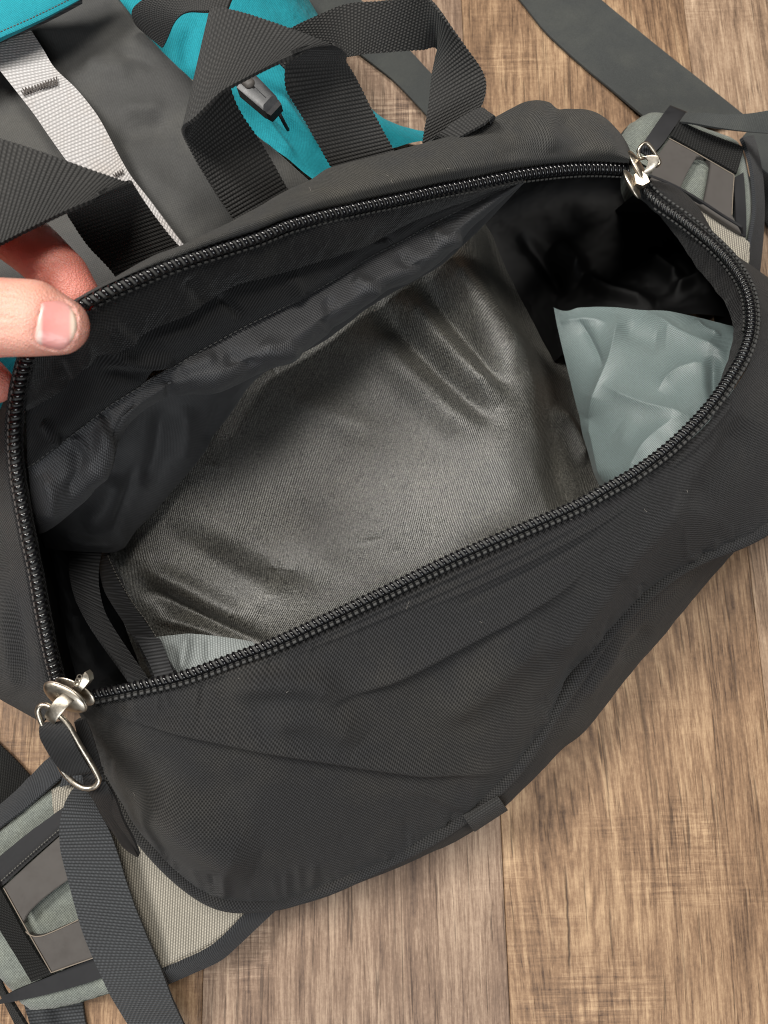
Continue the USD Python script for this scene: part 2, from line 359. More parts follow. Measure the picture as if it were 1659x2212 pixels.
def tube_mesh(W, r, sides=8, closed=False, squash=None):
    W = np.asarray(W, float); n = len(W)
    t = np.roll(W, -1, 0) - np.roll(W, 1, 0) if closed else np.gradient(W, axis=0)
    t /= np.linalg.norm(t, axis=1, keepdims=True) + 1e-15
    c = (EYE - W); c = c - (c * t).sum(1, keepdims=True) * t; c /= np.linalg.norm(c, axis=1, keepdims=True) + 1e-15
    b = np.cross(t, c)
    ang = np.arange(sides) * 2 * np.pi / sides
    r = np.broadcast_to(r, (n,))
    sx, sy = squash or (1, 1)
    V = W[:, None] + r[:, None, None] * (np.cos(ang)[None, :, None] * sx * b[:, None] + np.sin(ang)[None, :, None] * sy * c[:, None])
    i, j = np.meshgrid(np.arange(n if closed else n - 1), np.arange(sides), indexing='ij')
    i2 = (i + 1) % n
    F = np.stack([i * sides + j, i * sides + (j + 1) % sides, i2 * sides + (j + 1) % sides, i2 * sides + j], -1).reshape(-1, 4)
    L = np.r_[0, np.cumsum(np.linalg.norm(np.diff(W, axis=0), axis=1))]
    T = np.stack([np.broadcast_to(L[:, None], (n, sides)), np.broadcast_to((ang * np.mean(r))[None], (n, sides))], -1).reshape(-1, 2)
    V = V.reshape(-1, 3)
    if not closed:
        V = np.vstack([V, W[0], W[-1]]); T = np.vstack([T, T[0], T[-1]])
        k = np.arange(sides); k2 = (k + 1) % sides
        F = np.vstack([F, np.stack([np.full(sides, n * sides), k2, k, k], 1), np.stack([np.full(sides, n * sides + 1), (n - 1) * sides + k, (n - 1) * sides + k2, (n - 1) * sides + k2], 1)])
    return V, F, T
def tri(F):
    F = np.asarray(F)
    if F.shape[1] == 3: return F
    t = np.vstack([F[:, [0, 1, 2]], F[:, [0, 2, 3]]])
    return t[(t[:, 0] != t[:, 1]) & (t[:, 1] != t[:, 2]) & (t[:, 0] != t[:, 2])]

SHEETS = {}
def CLOTH_RAY(ray):
    best = None
    for nme in ('front_panel', 'lip_panel'):
        Q = SHEETS[nme][0].reshape(-1, 3); r = Q - EYE; t = r @ ray; d = np.linalg.norm(r - t[:, None] * ray, axis=1); i = d.argmin()
        if d[i] < .0015: return Q[i]
    return best
USED = {}
def path_of(parent, name):
    k = (parent, name); c = USED.get(k, 0); USED[k] = c + 1
    return f'{parent}/{name}' + (f'_{c:03d}' if c else '')
def put(name, mesh, mat, parent='/World', smooth=True, label=None, uv=None, prim=None):
    """one Mesh prim; mesh is (V, F, uv) or a trimesh"""
    p = path_of(parent, name)
    if isinstance(mesh, tuple):
        V, F = mesh[0], tri(mesh[1]); uv = mesh[2] if len(mesh) > 2 else None
        usd = usdkit.mesh(stage, p, (V, F), MATS[mat], smooth=smooth, uv=uv if smooth in (True, False) else None)
    else:
        usd = usdkit.mesh(stage, p, mesh, MATS[mat], smooth=smooth)
    if prim:
        for k, v in prim.items():
            UsdGeom.PrimvarsAPI(usd).CreatePrimvar(k, Sdf.ValueTypeNames.FloatArray, 'vertex').Set(np.asarray(v, np.float32).tolist())
    if label: usd.GetPrim().SetCustomDataByKey('label', label)
    return p
def thing(name, label, cat):
    p = path_of('/World', name); x = UsdGeom.Xform.Define(stage, p).GetPrim()
    x.SetCustomDataByKey('label', label); x.SetCustomDataByKey('category', cat)
    return p
def ribbon(stations, nu, nv=9, thick=.0012, camber=0., kind='akima'):
    """a strap through stations (left x, y, z, right x, y, z)"""
    S = np.array(stations, float)
    A, B = S[:, :3], S[:, 3:]
    t = chord(np.c_[(A + B) / 2 * np.array([1, 1, 2500])])
    q = np.linspace(0, 1, nu)
    a, b = interp(t, A, q, kind), interp(t, B, q, kind)
    s = np.linspace(0, 1, nv)[:, None, None]
    G = a[None] * (1 - s) + b[None] * s
    if camber: G[..., 2] += camber * np.sin(np.pi * np.linspace(0, 1, nv))[:, None]
    return G
def strap(name, stations, mat, parent, nu=60, nv=9, thick=.0012, camber=0., label=None, kind='akima', ridges=(), na=0., serr=0.):
    if serr: nu *= 4
    G = ribbon(stations, nu, nv, thick, camber, kind); W = P(G)
    if serr:
        u = uv_of(W)[0, :, 0]; e = (serr * (np.abs(np.sin(np.pi * u / .0017)) - .5) + .0004 * (fbm(np.c_[u * 90, u * 0, u * 0 + 3], 3) - .5))[:, None]
        c = W[-1] - W[0]; c /= np.linalg.norm(c, axis=1, keepdims=True); W[0] -= c * e; W[-1] += c * e
    if ridges or na: W = folds(G, W, ridges, na)
    return put(name, sheet(W, thick), mat, parent, label=label)
def cloth(name, rows, mat, parent, nu=160, nv=60, stations=False, bulge=0., ridges=(), na=0., nf=(30, 30, 30), seed=0, label=None, kind='pchip', thick=0.):
    G = grid_rows(rows, nu, nv, stations, kind, bulge)
    W = folds(G, P(G), ridges, na, nf, seed)
    SHEETS.setdefault(name, []).append(W)
    return put(name, sheet(W, thick), mat, parent, label=label)
def plate_mesh(outer, z, h, holes=(), bevel=.0005):
    w = lambda pts: P(np.array([(x, y, z) for x, y in pts], float))[:, :2]
    pg = Polygon(w(outer), [w(k) for k in holes]).buffer(0)
    parts = []
    for inset, z0, z1 in ((0, z - h, z - bevel), (bevel * .4, z - bevel, z - bevel * .4), (bevel, z - bevel * .4, z)):
        q = pg.buffer(-inset)
        for g in getattr(q, 'geoms', [q]):
            e = trimesh.creation.extrude_polygon(g, z1 - z0, engine='earcut'); e.apply_translation((0, 0, z0)); parts.append(e)
    return trimesh.util.concatenate(parts)
def smooth_poly(pts, n=120, z=None):
    p = np.array(pts, float); p = np.vstack([p, p[:1]])
    return curve(p, n)[:-1]
def pillow(poly, z, r, base, step=.0022, na=.0008, seed=0, zfun=None):
    """a padded shape: rounded at its rim, standing on base"""
    pts = np.array([(x, y, z) for x, y in poly], float)
    if zfun is not None: pts[:, 2] = [zfun(x, y) for x, y in poly]
    w = P(pts)[:, :2]; pg = Polygon(w).buffer(0)
    if pg.geom_type != 'Polygon': pg = max(pg.geoms, key=lambda g: g.area)
    L = pg.exterior.length
    bd = np.array([pg.exterior.interpolate(s).coords[0] for s in np.arange(0, L, step)])
    x0, y0, x1, y1 = pg.bounds
    gx, gy = np.meshgrid(np.arange(x0, x1, step), np.arange(y0, y1, step))
    c = np.c_[gx.ravel(), gy.ravel()] + rng.uniform(-.2, .2, (gx.size, 2)) * step
    inner = pg.buffer(-step * .6)
    c = c[shapely.contains_xy(inner, c[:, 0], c[:, 1])]
    A = np.vstack([bd, c]); d = shapely.distance(shapely.points(A), pg.exterior)
    T = Delaunay(A).simplices
    cen = A[T].mean(1); T = T[shapely.contains_xy(pg.buffer(1e-6), cen[:, 0], cen[:, 1])]
    q = np.clip(d / r, 0, 1)
    zz = z - r * (1 - np.sqrt(np.clip(1 - (1 - q) ** 2, 0, 1)))
    if zfun is not None:
        # height of the top follows the given plane in picture coordinates of the rim
        co = np.linalg.lstsq(np.c_[w, np.ones(len(w))], pts[:, 2], rcond=None)[0]
        zz += np.c_[A, np.ones(len(A))] @ co - z
    V = np.c_[A, zz + na * (fbm(np.c_[A * 45, np.zeros(len(A))] + 9, 4, seed) - .5) * 2 * q]
    k = len(bd); s = np.arange(k); s2 = (s + 1) % k
    V = np.vstack([V, np.c_[bd, np.full(k, base)]]); n0 = len(A)
    F = np.vstack([T, np.stack([s, n0 + s, s2], 1), np.stack([s2, n0 + s, n0 + s2], 1)])
    e1 = V[T[:, 1]] - V[T[:, 0]]; e2 = V[T[:, 2]] - V[T[:, 0]]
    if np.cross(e1, e2)[:, 2].mean() < 0: F[:len(T)] = F[:len(T), ::-1]
    return V, F, np.vstack([V[:, :2]])
def stitches(polyline, z_off, n, r=.00018, duty=.62, w=None):
    """short threads along a line of world points"""
    W = curve(polyline, n * 10 + 1); out = []
    for i in range(n):
        s = W[i * 10:i * 10 + int(10 * duty) + 1]
        out.append(tube_mesh(s, r, 5))
    k = 0; V, F = [], []
    for v, f, _ in out: V.append(v); F.append(tri(f) + k); k += len(v)
    return np.vstack(V), np.vstack(F)
def frame(x, y, z, M=None, scale=1e-3):
    """places local geometry (mm; x right, y up in the picture, z to the viewer) at a point"""
    o = P(np.array([x, y, z], float)); B = np.stack([VR, VU, -VD])
    return lambda v: o + (np.asarray(v, float) * scale) @ B
def local_mesh(mesh, at):
    mm = mesh.copy(); mm.vertices = at(mm.vertices); return mm
def hull_points(pts):
    return trimesh.convex.convex_hull(np.asarray(pts, float))

# ================================================================== FLOOR
fl = UsdGeom.Xform.Define(stage, '/World/floor').GetPrim()
fl.SetCustomDataByKey('kind', 'structure')
fl.SetCustomDataByKey('label', 'rustic brown oak plank floor under the backpack')
def add_plank(x0, x1, y0, y1, mat):
    g, c, h = .00014, .0004, .006
    a, b = x0 + g, x1 - g
    sec = [(a, -h), (b, -h), (b, -c), (b - c, 0), (a + c, 0), (a, -c)]
    sec = np.array(sec); n = len(sec)
    V = []
    for y, inset in ((y0 + g, c), (y0 + g + c, 0), (y1 - g - c, 0), (y1 - g, c)):
        s = sec.copy()
        if inset: s[3:5, 1] -= c * .9
        V.append(np.c_[s[:, 0] - .02 * y, np.full(n, y), s[:, 1]])
    V = np.vstack(V); F = []
    for k in range(3):
        for i in range(n):
            j = (i + 1) % n; F.append((k * n + i, k * n + j, (k + 1) * n + j, (k + 1) * n + i))
    F = tri(np.array(F))
    caps = [(0, i + 1, i) for i in range(1, n - 1)] + [(3 * n, 3 * n + i, 3 * n + i + 1) for i in range(1, n - 1)]
    F = np.vstack([F, caps])[:, ::-1]
    tm = trimesh.Trimesh(V, F, process=False); tm.fix_normals()
    put('plank', tm, mat, '/World/floor', smooth=False)
SEAMS = [-.6055, -.4405, -.2735, -.1055, .0635, .2237, .389, .554, .719]
kinds = ['oak_pale', 'oak_gold', 'oak_gold', 'oak_grey', 'oak_gold', 'oak_pale', 'oak_grey', 'oak_gold']
for i in range(len(SEAMS) - 1):
    mid = [.5, .62, .44, .55, .68, .47, .66, .52][i]
    add_plank(SEAMS[i], SEAMS[i + 1], -.75, mid, kinds[i])
    add_plank(SEAMS[i], SEAMS[i + 1], mid, .95, kinds[(i + 2) % 8])
sub = trimesh.creation.box((1.5, 1.9, .01)); sub.apply_translation((.05, .1, -.0125))
put('underlay', sub, 'thread_dark', '/World/floor', smooth=False)

# ================================================================== BACKPACK
BP = thing('backpack', 'black and teal hiking backpack lying on the plank floor with its bottom compartment unzipped', 'backpack')

# ---- the zip line, as the two halves of the coil
ZU = np.array([(128, 1482, .133), (107, 1398, .141), (92, 1323, .148), (75, 1223, .156), (62, 1163, .161), (50, 1098, .167), (41, 1048, .172), (35, 998, .177), (32, 948, .182),
      (34, 898, .187), (40, 848, .193), (50, 800, .199), (75, 745, .208), (120, 695, .215), (190, 653, .216), (240, 628, .215), (300, 602, .212), (350, 581, .209), (415, 558, .205), (480, 538, .2), (548, 517, .195), (627, 486, .188),
      (707, 464, .18), (786, 446, .172), (865, 430, .164), (945, 412, .155), (1024, 397, .147), (1103, 381, .138), (1183, 370, .129), (1240, 365, .122), (1300, 364, .115), (1358, 367, .108)])
ZL = np.array([(190, 1502, .134), (300, 1480, .137), (400, 1457, .139), (500, 1421, .141), (600, 1383, .143), (700, 1337, .144), (829, 1276, .145), (900, 1241, .146), (1000, 1194, .147), (1100, 1151, .148), (1246, 1088, .149),
      (1311, 1052, .15), (1351, 1030, .15), (1392, 1003, .15), (1432, 973, .15), (1473, 937, .15), (1513, 896, .149), (1549, 852, .148), (1574, 815, .146), (1594, 783, .144), (1612, 742, .142), (1620, 706, .139), (1620, 666, .135),
      (1612, 629, .131), (1594, 593, .126), (1566, 556, .121), (1525, 516, .116), (1473, 475, .111), (1419, 437, .107), (1388, 405, .105)])
def shift(Z, d, dz=0., lo=0, hi=None):
    """the zip line moved sideways by d in the picture (positive: to its left when walking along it)"""
    C = curve(Z, 240); t = np.gradient(C[:, :2], axis=0); t /= np.linalg.norm(t, axis=1, keepdims=True)
    o = C.copy(); o[:, 0] += t[:, 1] * d; o[:, 1] -= t[:, 0] * d; o[:, 2] += dz
    n = len(o); return o[int(lo * n):int((hi or 1) * n)]
# going along ZU (clockwise in the picture) left of travel is OUTSIDE; along ZL (counter-clockwise) left of travel is INSIDE
def zfind(Z, x=None, y=None):
    C = curve(Z, 600); return C

TEETH = []
def chain(Z, aw, ah, pitch, wire):
    W = P(curve(Z, 900))
    core = put('zipper_chain', tube_mesh(W[::4], .0011, 6, squash=(1.5, .7)), 'thread_black', BP)
    L = np.r_[0, np.cumsum(np.linalg.norm(np.diff(W, axis=0), axis=1))]
    s = np.arange(pitch / 2, L[-1], pitch)
    C = np.stack([np.interp(s, L, W[:, k]) for k in range(3)], 1)
    T = np.gradient(C, axis=0); T /= np.linalg.norm(T, axis=1, keepdims=True)
    n = EYE - C; n -= (n * T).sum(1, keepdims=True) * T; n /= np.linalg.norm(n, axis=1, keepdims=True)
    b = np.cross(T, n)
    fr = s / L[-1]
    k = 10; th = np.arange(k) * 2 * np.pi / k
    for i in range(len(s)):
        w, h = aw(fr[i]) * .74, ah(fr[i]) * .85
        tilt = rng.normal(0, .00008)
        ring = C[i] + np.cos(th)[:, None] * w * b[i] + np.sin(th)[:, None] * h * n[i] + (np.cos(th)[:, None] * .00055 + tilt) * T[i]
        # thick loop of wire: sides run round the wire
        tt = np.roll(ring, -1, 0) - np.roll(ring, 1, 0); tt /= np.linalg.norm(tt, axis=1, keepdims=True)
        e1 = np.cross(tt, T[i]); e1 /= np.linalg.norm(e1, axis=1, keepdims=True); e2 = np.cross(tt, e1)
        ph = np.arange(6) * np.pi / 3
        V = ring[:, None] + wire * (np.cos(ph)[None, :, None] * e1[:, None] + .95 * np.sin(ph)[None, :, None] * e2[:, None])
        ii, jj = np.meshgrid(np.arange(k), np.arange(6), indexing='ij')
        F = np.stack([ii * 6 + jj, ii * 6 + (jj + 1) % 6, ((ii + 1) % k) * 6 + (jj + 1) % 6, ((ii + 1) % k) * 6 + jj], -1).reshape(-1, 4)
        TEETH.append((core, V.reshape(-1, 3), F, np.linalg.norm(C[i] - EYE)))
chain(ZU, lambda f: .0018 + .0012 * max(0, (f - .55) / .45) + .0007 * max(0, 1 - f / .18), lambda f: .0014, .00285, .00092)
chain(ZL, lambda f: .0020 - .0004 * max(0, (f - .75) / .25), lambda f: .0013, .00255, .00078)
order = np.argsort([t[3] for t in TEETH]); keep = set(order[:300].tolist())
print('teeth', len(TEETH))
rest = {}
for i, (core, V, F, d) in enumerate(TEETH):
    if i in keep: put('tooth', (V, F), 'coil_plastic', core)
    else: rest.setdefault(core, []).append((V, F))
for core, lst in rest.items():
    Vs, Fs, k = [], [], 0
    for V, F in lst: Vs.append(V); Fs.append(F + k); k += len(V)
    p = put('far_teeth', (np.vstack(Vs), np.vstack(Fs)), 'coil_plastic', core)
    stage.GetPrimAtPath(p).SetCustomDataByKey('kind', 'stuff')

# ---- front panel: from the lower zip round the corner to the upper slider
ST = [((165, 1516, .124), (181, 1553, .100)), ((205, 1516, .128), (226, 1676, .088)), ((262, 1506, .131), (290, 1778, .078)), ((330, 1491, .133), (355, 1862, .070)), ((400, 1476, .135), (450, 1936, .062)),
      ((500, 1440, .137), (545, 1954, .056)), ((600, 1402, .139), (625, 1945, .052)), ((700, 1356, .14), (727, 1908, .052)), ((800, 1309, .141), (835, 1862, .053)), ((900, 1260, .142), (924, 1813, .056)),
      ((1000, 1214, .143), (1003, 1764, .06)), ((1100, 1171, .144), (1095, 1680, .066)), ((1200, 1128, .145), (1170, 1585, .073)), ((1300, 1079, .146), (1226, 1490, .08)), ((1398, 1020, .146), (1306, 1379, .087)),
      ((1484, 956, .146), (1377, 1299, .092)), ((1566, 865, .144), (1498, 1213, .094)), ((1622, 775, .139), (1640, 1150, .09)), ((1638, 700, .135), (1800, 1040, .075)), ((1636, 650, .131), (1850, 860, .05)),
      ((1612, 600, .125), (1800, 690, .035)), ((1578, 552, .119), (1660, 600, .05)), ((1535, 510, .114), (1563, 532, .075)), ((1480, 468, .109), (1494, 432, .082)), ((1402, 402, .103), (1410, 390, .09))]
CLOTH = {}
mid1 = [tuple(np.array(a) * .66 + np.array(b) * .34 + np.array([0, 0, .014 if i < 17 else .006])) for i, (a, b) in enumerate(ST)]
mid2 = [tuple(np.array(a) * .28 + np.array(b) * .72 + np.array([0, 0, .016 if i < 17 else .006])) for i, (a, b) in enumerate(ST)]
FR = [([(200, 1526), (333, 1564), (446, 1590), (558, 1612), (671, 1630), (783, 1648), (895, 1662), (1008, 1668), (1100, 1674)], 34, 0.00837, 'step'),
      ([(700, 1512), (811, 1482), (895, 1448), (980, 1403), (1064, 1358), (1200, 1280), (1290, 1200)], 30, 0.00675, 'step'),
      ([(480, 1478), (600, 1468), (680, 1472), (740, 1520)], 32, 0.00743),
      ([(560, 1560), (640, 1540), (720, 1556), (780, 1600)], 34, 0.00607),
      ([(930, 1560), (1010, 1500), (1100, 1420), (1180, 1330)], 40, 0.00675),
      ([(1290, 1270), (1400, 1150), (1480, 1060)], 34, 0.00486), ([(1180, 1420), (1260, 1330), (1330, 1240)], 26, 0.00378),
      ([(1500, 1110), (1560, 1010), (1620, 900)], 34, -0.00405),
      ([(860, 1700), (960, 1730), (1020, 1760)], 20, 0.00297, 'step'), ([(790, 1846), (830, 1850), (880, 1870)], 16, 0.00243, 'step'),
      ([(300, 1700), (420, 1800), (560, 1870)], 50, 0.00675), ([(250, 1640), (380, 1690), (560, 1720)], 36, -0.00216),
      ([(1150, 1560), (1200, 1500), (1280, 1400)], 18, -0.00243),
      ([(300, 1512), (700, 1372), (1000, 1232), (1280, 1108)], 7, 0.00162), ([(560, 1440), (800, 1345), (1080, 1218), (1340, 1085)], 6, 0.00135), ([(900, 1320), (1080, 1240), (1260, 1150), (1400, 1060)], 6, 0.00149), ([(980, 1310), (1150, 1232), (1320, 1140)], 7, -0.00162), ([(1420, 1030), (1520, 940), (1590, 850)], 8, 0.00189)]
cloth('front_panel', [[a for a, b in ST], mid1, mid2, [b for a, b in ST]], 'bag_cloth', BP, 520, 260, True, 0, FR + PUCKER([(b, a) for a, b in ST[:18]], 60, 46, 6, .0012) + PUCKER(ST[:18], 46, 50, 5, .0008, 6), .0011, (26, 26, 26), 3)
# bottom panel: from the seam round under the bag
SB = [((181, 1553, .098), (200, 1600, .02)), ((226, 1676, .087), (250, 1690, .015)), ((290, 1778, .077), (330, 1760, .01)), ((355, 1862, .069), (400, 1830, .008)), ((450, 1936, .061), (480, 1890, .005)), ((545, 1954, .055), (560, 1900, .003)),
      ((625, 1948, .052), (640, 1890, .003)), ((727, 1912, .051), (735, 1870, .003)), ((835, 1866, .052), (830, 1830, .003)), ((924, 1817, .054), (920, 1790, .003)), ((1003, 1768, .058), (1010, 1752, .004)),
      ((1095, 1682, .064), (1095, 1712, .004)), ((1170, 1586, .071), (1170, 1620, .004)), ((1226, 1491, .078), (1235, 1560, .004)), ((1306, 1380, .085), (1330, 1460, .004)), ((1377, 1300, .09), (1410, 1350, .004)),
      ((1498, 1214, .092), (1540, 1220, .004)), ((1640, 1151, .088), (1650, 1100, .004)), ((1800, 1041, .073), (1760, 1000, .004)), ((1850, 861, .048), (1800, 820, .004)), ((1800, 691, .033), (1750, 700, .004))]
SIL = [(181, 1556, .07), (230, 1684, .06), (299, 1783, .05), (361, 1869, .045), (457, 1942, .04), (548, 1966, .036), (630, 1957, .034), (733, 1923, .03), (839, 1882, .03), (930, 1842, .03), (1025, 1796, .03),
       (1115, 1720, .032), (1205, 1628, .034), (1262, 1580, .036), (1357, 1460, .036), (1430, 1376, .036), (1540, 1244, .034), (1650, 1116, .032), (1830, 1050, .03), (1870, 860, .024), (1820, 690, .02)]
mB = [tuple((np.array(a) * .55 + np.array(s) * .45) + np.array([0, 0, .010])) for (a, b), s in zip(SB, SIL)]
cloth('bottom_panel', [[a for a, b in SB], mB, SIL, [b for a, b in SB]], 'bag_cloth', BP, 320, 60, True, 0,
      [([(1377, 1262), (1410, 1250), (1450, 1256)], 12, -.004), ([(1395, 1255), (1430, 1240), (1470, 1215)], 14, .004), ([(1250, 1520), (1300, 1440), (1360, 1370)], 16, .003), ([(1330, 1420), (1370, 1400), (1400, 1350)], 14, -.0025)], .0014, (40, 40, 40), 5)
hem = P(curve([b for a, b in ST[:20]], 280))
put('hem_piping', tube_mesh(hem + np.array([0, 0, .0008]), .0033 + .0004 * np.sin(np.linspace(0, 64, 280)), 14, squash=(1.05, .8)), 'bag_cloth', BP)
# little sewn loop at the hem
strap('loop_tab', [(1000, 1762, .063, 1072, 1716, .065), (1008, 1774, .067, 1081, 1728, .069), (1018, 1788, .062, 1091, 1743, .064), (1026, 1797, .045, 1097, 1750, .047), (1020, 1790, .03, 1090, 1742, .03)], 'webbing', BP, 26, 14, .0012)

# ---- left side panel
cloth('side_panel', [
    [(122, 1492, .126), (98, 1425, .134), (78, 1330, .142), (60, 1235, .149), (48, 1170, .155), (36, 1100, .161), (27, 1040, .166), (21, 985, .171), (19, 930, .176), (22, 880, .181), (30, 838, .187)],
    [(108, 1530, .116), (70, 1455, .128), (45, 1350, .136), (24, 1240, .143), (12, 1170, .149), (2, 1100, .154), (-8, 1040, .159), (-10, 985, .164), (-4, 935, .17), (8, 880, .176), (22, 842, .184)],
    [(94, 1562, .088), (40, 1532, .09), (-30, 1490, .1), (-60, 1380, .105), (-75, 1250, .11), (-80, 1150, .115), (-80, 1060, .12), (-70, 1000, .13), (-45, 950, .14), (-8, 905, .155), (14, 860, .172)],
    [(110, 1540, .03), (50, 1500, .02), (-20, 1440, .02), (-60, 1340, .03), (-75, 1230, .04), (-80, 1150, .05), (-80, 1060, .06), (-70, 1000, .07), (-45, 950, .09), (-8, 905, .11), (14, 860, .14)]],
    'bag_cloth', BP, 140, 60, True, 0, [([(40, 1500), (20, 1400), (5, 1300)], 18, .002), ([(70, 1480), (50, 1380), (30, 1280)], 14, -.0014)], .0014, (30, 30, 30), 8)

# ---- upper lip: outer cloth band behind the upper zip
LZ = shift(ZU, 13, -.0015)
cut = [i for i, p in enumerate(LZ) if p[0] > 150 and p[1] < 700]
LZ = LZ[cut[0]:]
SILH = [(140, 668, .2), (166, 645, .205), (212, 619, .206), (251, 598, .205), (331, 556, .2), (394, 530, .196), (440, 505, .192), (504, 475, .186), (560, 445, .181), (620, 411, .175), (671, 386, .17), (715, 360, .165), (780, 344, .16), (849, 327, .155),
        (911, 313, .15), (975, 293, .144), (1036, 272, .138), (1072, 252, .134), (1119, 227, .128), (1150, 218, .122), (1185, 221, .118), (1207, 235, .116), (1232, 233, .113), (1287, 243, .108), (1314, 262, .106), (1341, 289, .104), (1361, 325, .102)]
n = 220
a = curve(LZ, n); b = curve(SILH, n)
kx = np.linspace(0, 1, n)[:, None]
mA = a * .62 + b * .38 + np.array([0, 0, .008]) * (.5 + kx)
mB2 = a * .22 + b * .78 + np.array([0, 0, .006]) * (.5 + kx)
under = b + np.array([0, 26., -.035])
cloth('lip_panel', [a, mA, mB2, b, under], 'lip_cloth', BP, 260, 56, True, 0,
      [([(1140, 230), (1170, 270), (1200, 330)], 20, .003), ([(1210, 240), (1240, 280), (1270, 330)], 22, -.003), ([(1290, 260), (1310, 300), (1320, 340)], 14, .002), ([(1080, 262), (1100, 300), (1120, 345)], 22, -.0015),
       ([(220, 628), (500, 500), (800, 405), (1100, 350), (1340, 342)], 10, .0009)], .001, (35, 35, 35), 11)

# ---- zip tapes
def tape(Z, d0, d1, dz1, lo, hi, mat='tape_cloth', na=.0006, nv=14, wav=0., dz0=-.0012, d1f=None):
    A = shift(Z, d0, dz0); B = shift(Z, d1, dz1)
    f = np.linspace(0, 1, len(A))
    if d1f is not None:
        A2, B2 = shift(Z, d0, dz0), np.array([shift(Z, float(d1f(x)), dz1)[i] for i, x in enumerate(f)]); B = B2
    if wav: B[:, 2] += wav * np.sin(f * 40 + 2 * np.sin(f * 17)); B[:, 1] += wav * 2500 * np.sin(f * 40 + 2 * np.sin(f * 17))
    i, j = int(lo * len(A)), int(hi * len(A))
    cloth('zip_tape', [A[i:j], A[i:j] * .5 + B[i:j] * .5, B[i:j]], mat, BP, 260, nv, True, 0, (), na, (120, 120, 120), 4)
tape(ZL, 2, -22, -.003, 0, 1, na=.0003)                    # strip outside the lower coil
tape(ZU, 4, 22, -.002, 0, .36, na=.0003)                   # strip outside the left coil
tape(ZU, 2, -18, -.006, 0, .40)                            # inside the left coil
tape(ZU, 4, 18, -.0035, .36, 1, na=.0002)                  # outer strip over the upper coil
tape(ZL, 0, 1, -.014, .72, 1, na=.0012, d1f=lambda x: 2 + 58 * max(0, min(1, (x - .72) / .14)) * max(.3, min(1, (1 - x) / .1)))      # inside the right coil
for Z, d, dz, lo, hi, r, m_ in ((ZL, -18, .0002, 0, 1, .00075, 'thread_black'), (ZL, -13, -.0002, 0, .95, .00035, 'thread_tape'), (ZU, -17, -.002, .42, 1, .0005, 'thread_tape'), (ZU, 15, .0004, 0, .34, .0004, 'thread_dark'), (ZL, 14, -.003, .80, .98, .0006, 'thread_black')):
    W = P(shift(Z, d, dz)); i, j = int(lo * len(W)), int(hi * len(W))
    L = np.linalg.norm(np.diff(W[i:j], axis=0), axis=1).sum()
    put('stitch_line', stitches(W[i:j], 0, int(L / .0028), r), m_, BP)

# ---- inside: layers hanging from the upper zip
zin = [p for p in shift(ZU, -12, -.002) if True]
zi = np.array([(50, 860, .185), (78, 775, .194), (118, 722, .204), (185, 680, .209)] + [tuple(p) for p in shift(ZU, -9, -.0018) if p[0] > 215 and p[1] < 650 and p[0] < 1130][::12])
e1 = [(58, 890, .182), (100, 866, .186), (140, 838, .19), (170, 806, .193), (205, 772, .195), (255, 763, .193), (300, 726, .192), (350, 702, .19), (400, 680, .186), (450, 650, .184), (500, 621, .182), (600, 592, .175), (700, 562, .165), (790, 534, .156), (850, 500, .15), (930, 462, .145), (1020, 428, .14), (1130, 395, .132)]
e2 = [(60, 1010, .165), (85, 993, .167), (125, 962, .168), (165, 933, .168), (205, 902, .168), (250, 868, .168), (300, 838, .168), (350, 808, .168), (425, 763, .166), (475, 735, .164), (525, 708, .162), (625, 658, .156), (725, 603, .148), (800, 555, .141), (870, 520, .136), (940, 480, .132), (1030, 436, .13), (1130, 390, .126)]
e3 = [(72, 1150, .118), (100, 1150, .12), (150, 1110, .124), (200, 1060, .128), (240, 990, .132), (275, 928, .136), (330, 873, .138), (400, 848, .138), (475, 843, .136), (525, 823, .134), (600, 793, .13), (700, 728, .124), (775, 673, .119), (829, 633, .115), (884, 612, .112), (941, 578, .11), (1032, 478, .108), (1100, 420, .108), (1136, 392, .112)]
e4 = [(85, 1180, .085), (125, 1187, .082), (200, 1192, .08), (265, 1185, .078), (290, 1150, .078), (350, 1088, .078), (425, 998, .078), (500, 893, .078), (560, 815, .076), (640, 770, .074), (700, 738, .072), (790, 672, .07), (850, 632, .07), (890, 610, .07), (950, 575, .07), (1010, 520, .07), (1080, 450, .07), (1130, 396, .08)]
def fill(a, b, f=.5, dz=0.):
    A, B = curve(a, 80), curve(b, 80); return A * (1 - f) + B * f + np.array([0, 0, dz])
rr = lambda a: curve(a, 80)
cloth('inner_tape', [rr(zi), fill(zi, e1, .5, .002), rr(e1)], 'tape_cloth', BP, 280, 36, True, 0,
      [([(230, 690), (260, 720), (300, 745)], 14, .002), ([(180, 720), (190, 760), (180, 800)], 14, .002), ([(400, 600), (430, 640), (440, 660)], 16, -.002), ([(120, 780), (140, 810), (150, 840)], 12, -.002)], .0014, (70, 70, 70), 21)
e1b = np.array(e1) + np.array([0, -10, -.004])
cloth('lining_band', [rr(e1b), fill(e1b, e2, .35, .002), fill(e1b, e2, .75, .003), rr(e2)], 'twill_cloth', BP, 300, 50, True, 0,
      [([(215, 800), (300, 812), (345, 812), (375, 790)], 13, -.0035), ([(240, 770), (310, 785), (380, 770)], 16, .003), ([(470, 640), (500, 660), (520, 690)], 10, -.003), ([(800, 520), (830, 512), (850, 530)], 9, -.004), ([(620, 600), (640, 620), (650, 645)], 16, .002),
       ([(90, 910), (110, 930), (120, 960)], 12, .003), ([(300, 740), (400, 720), (500, 650)], 20, .002)], .0012, (45, 45, 45), 23)
e3r = np.array(e3) + np.array([0, 0, .008]) * np.r_[np.ones(len(e3) - 2), .5, 0.][:, None]
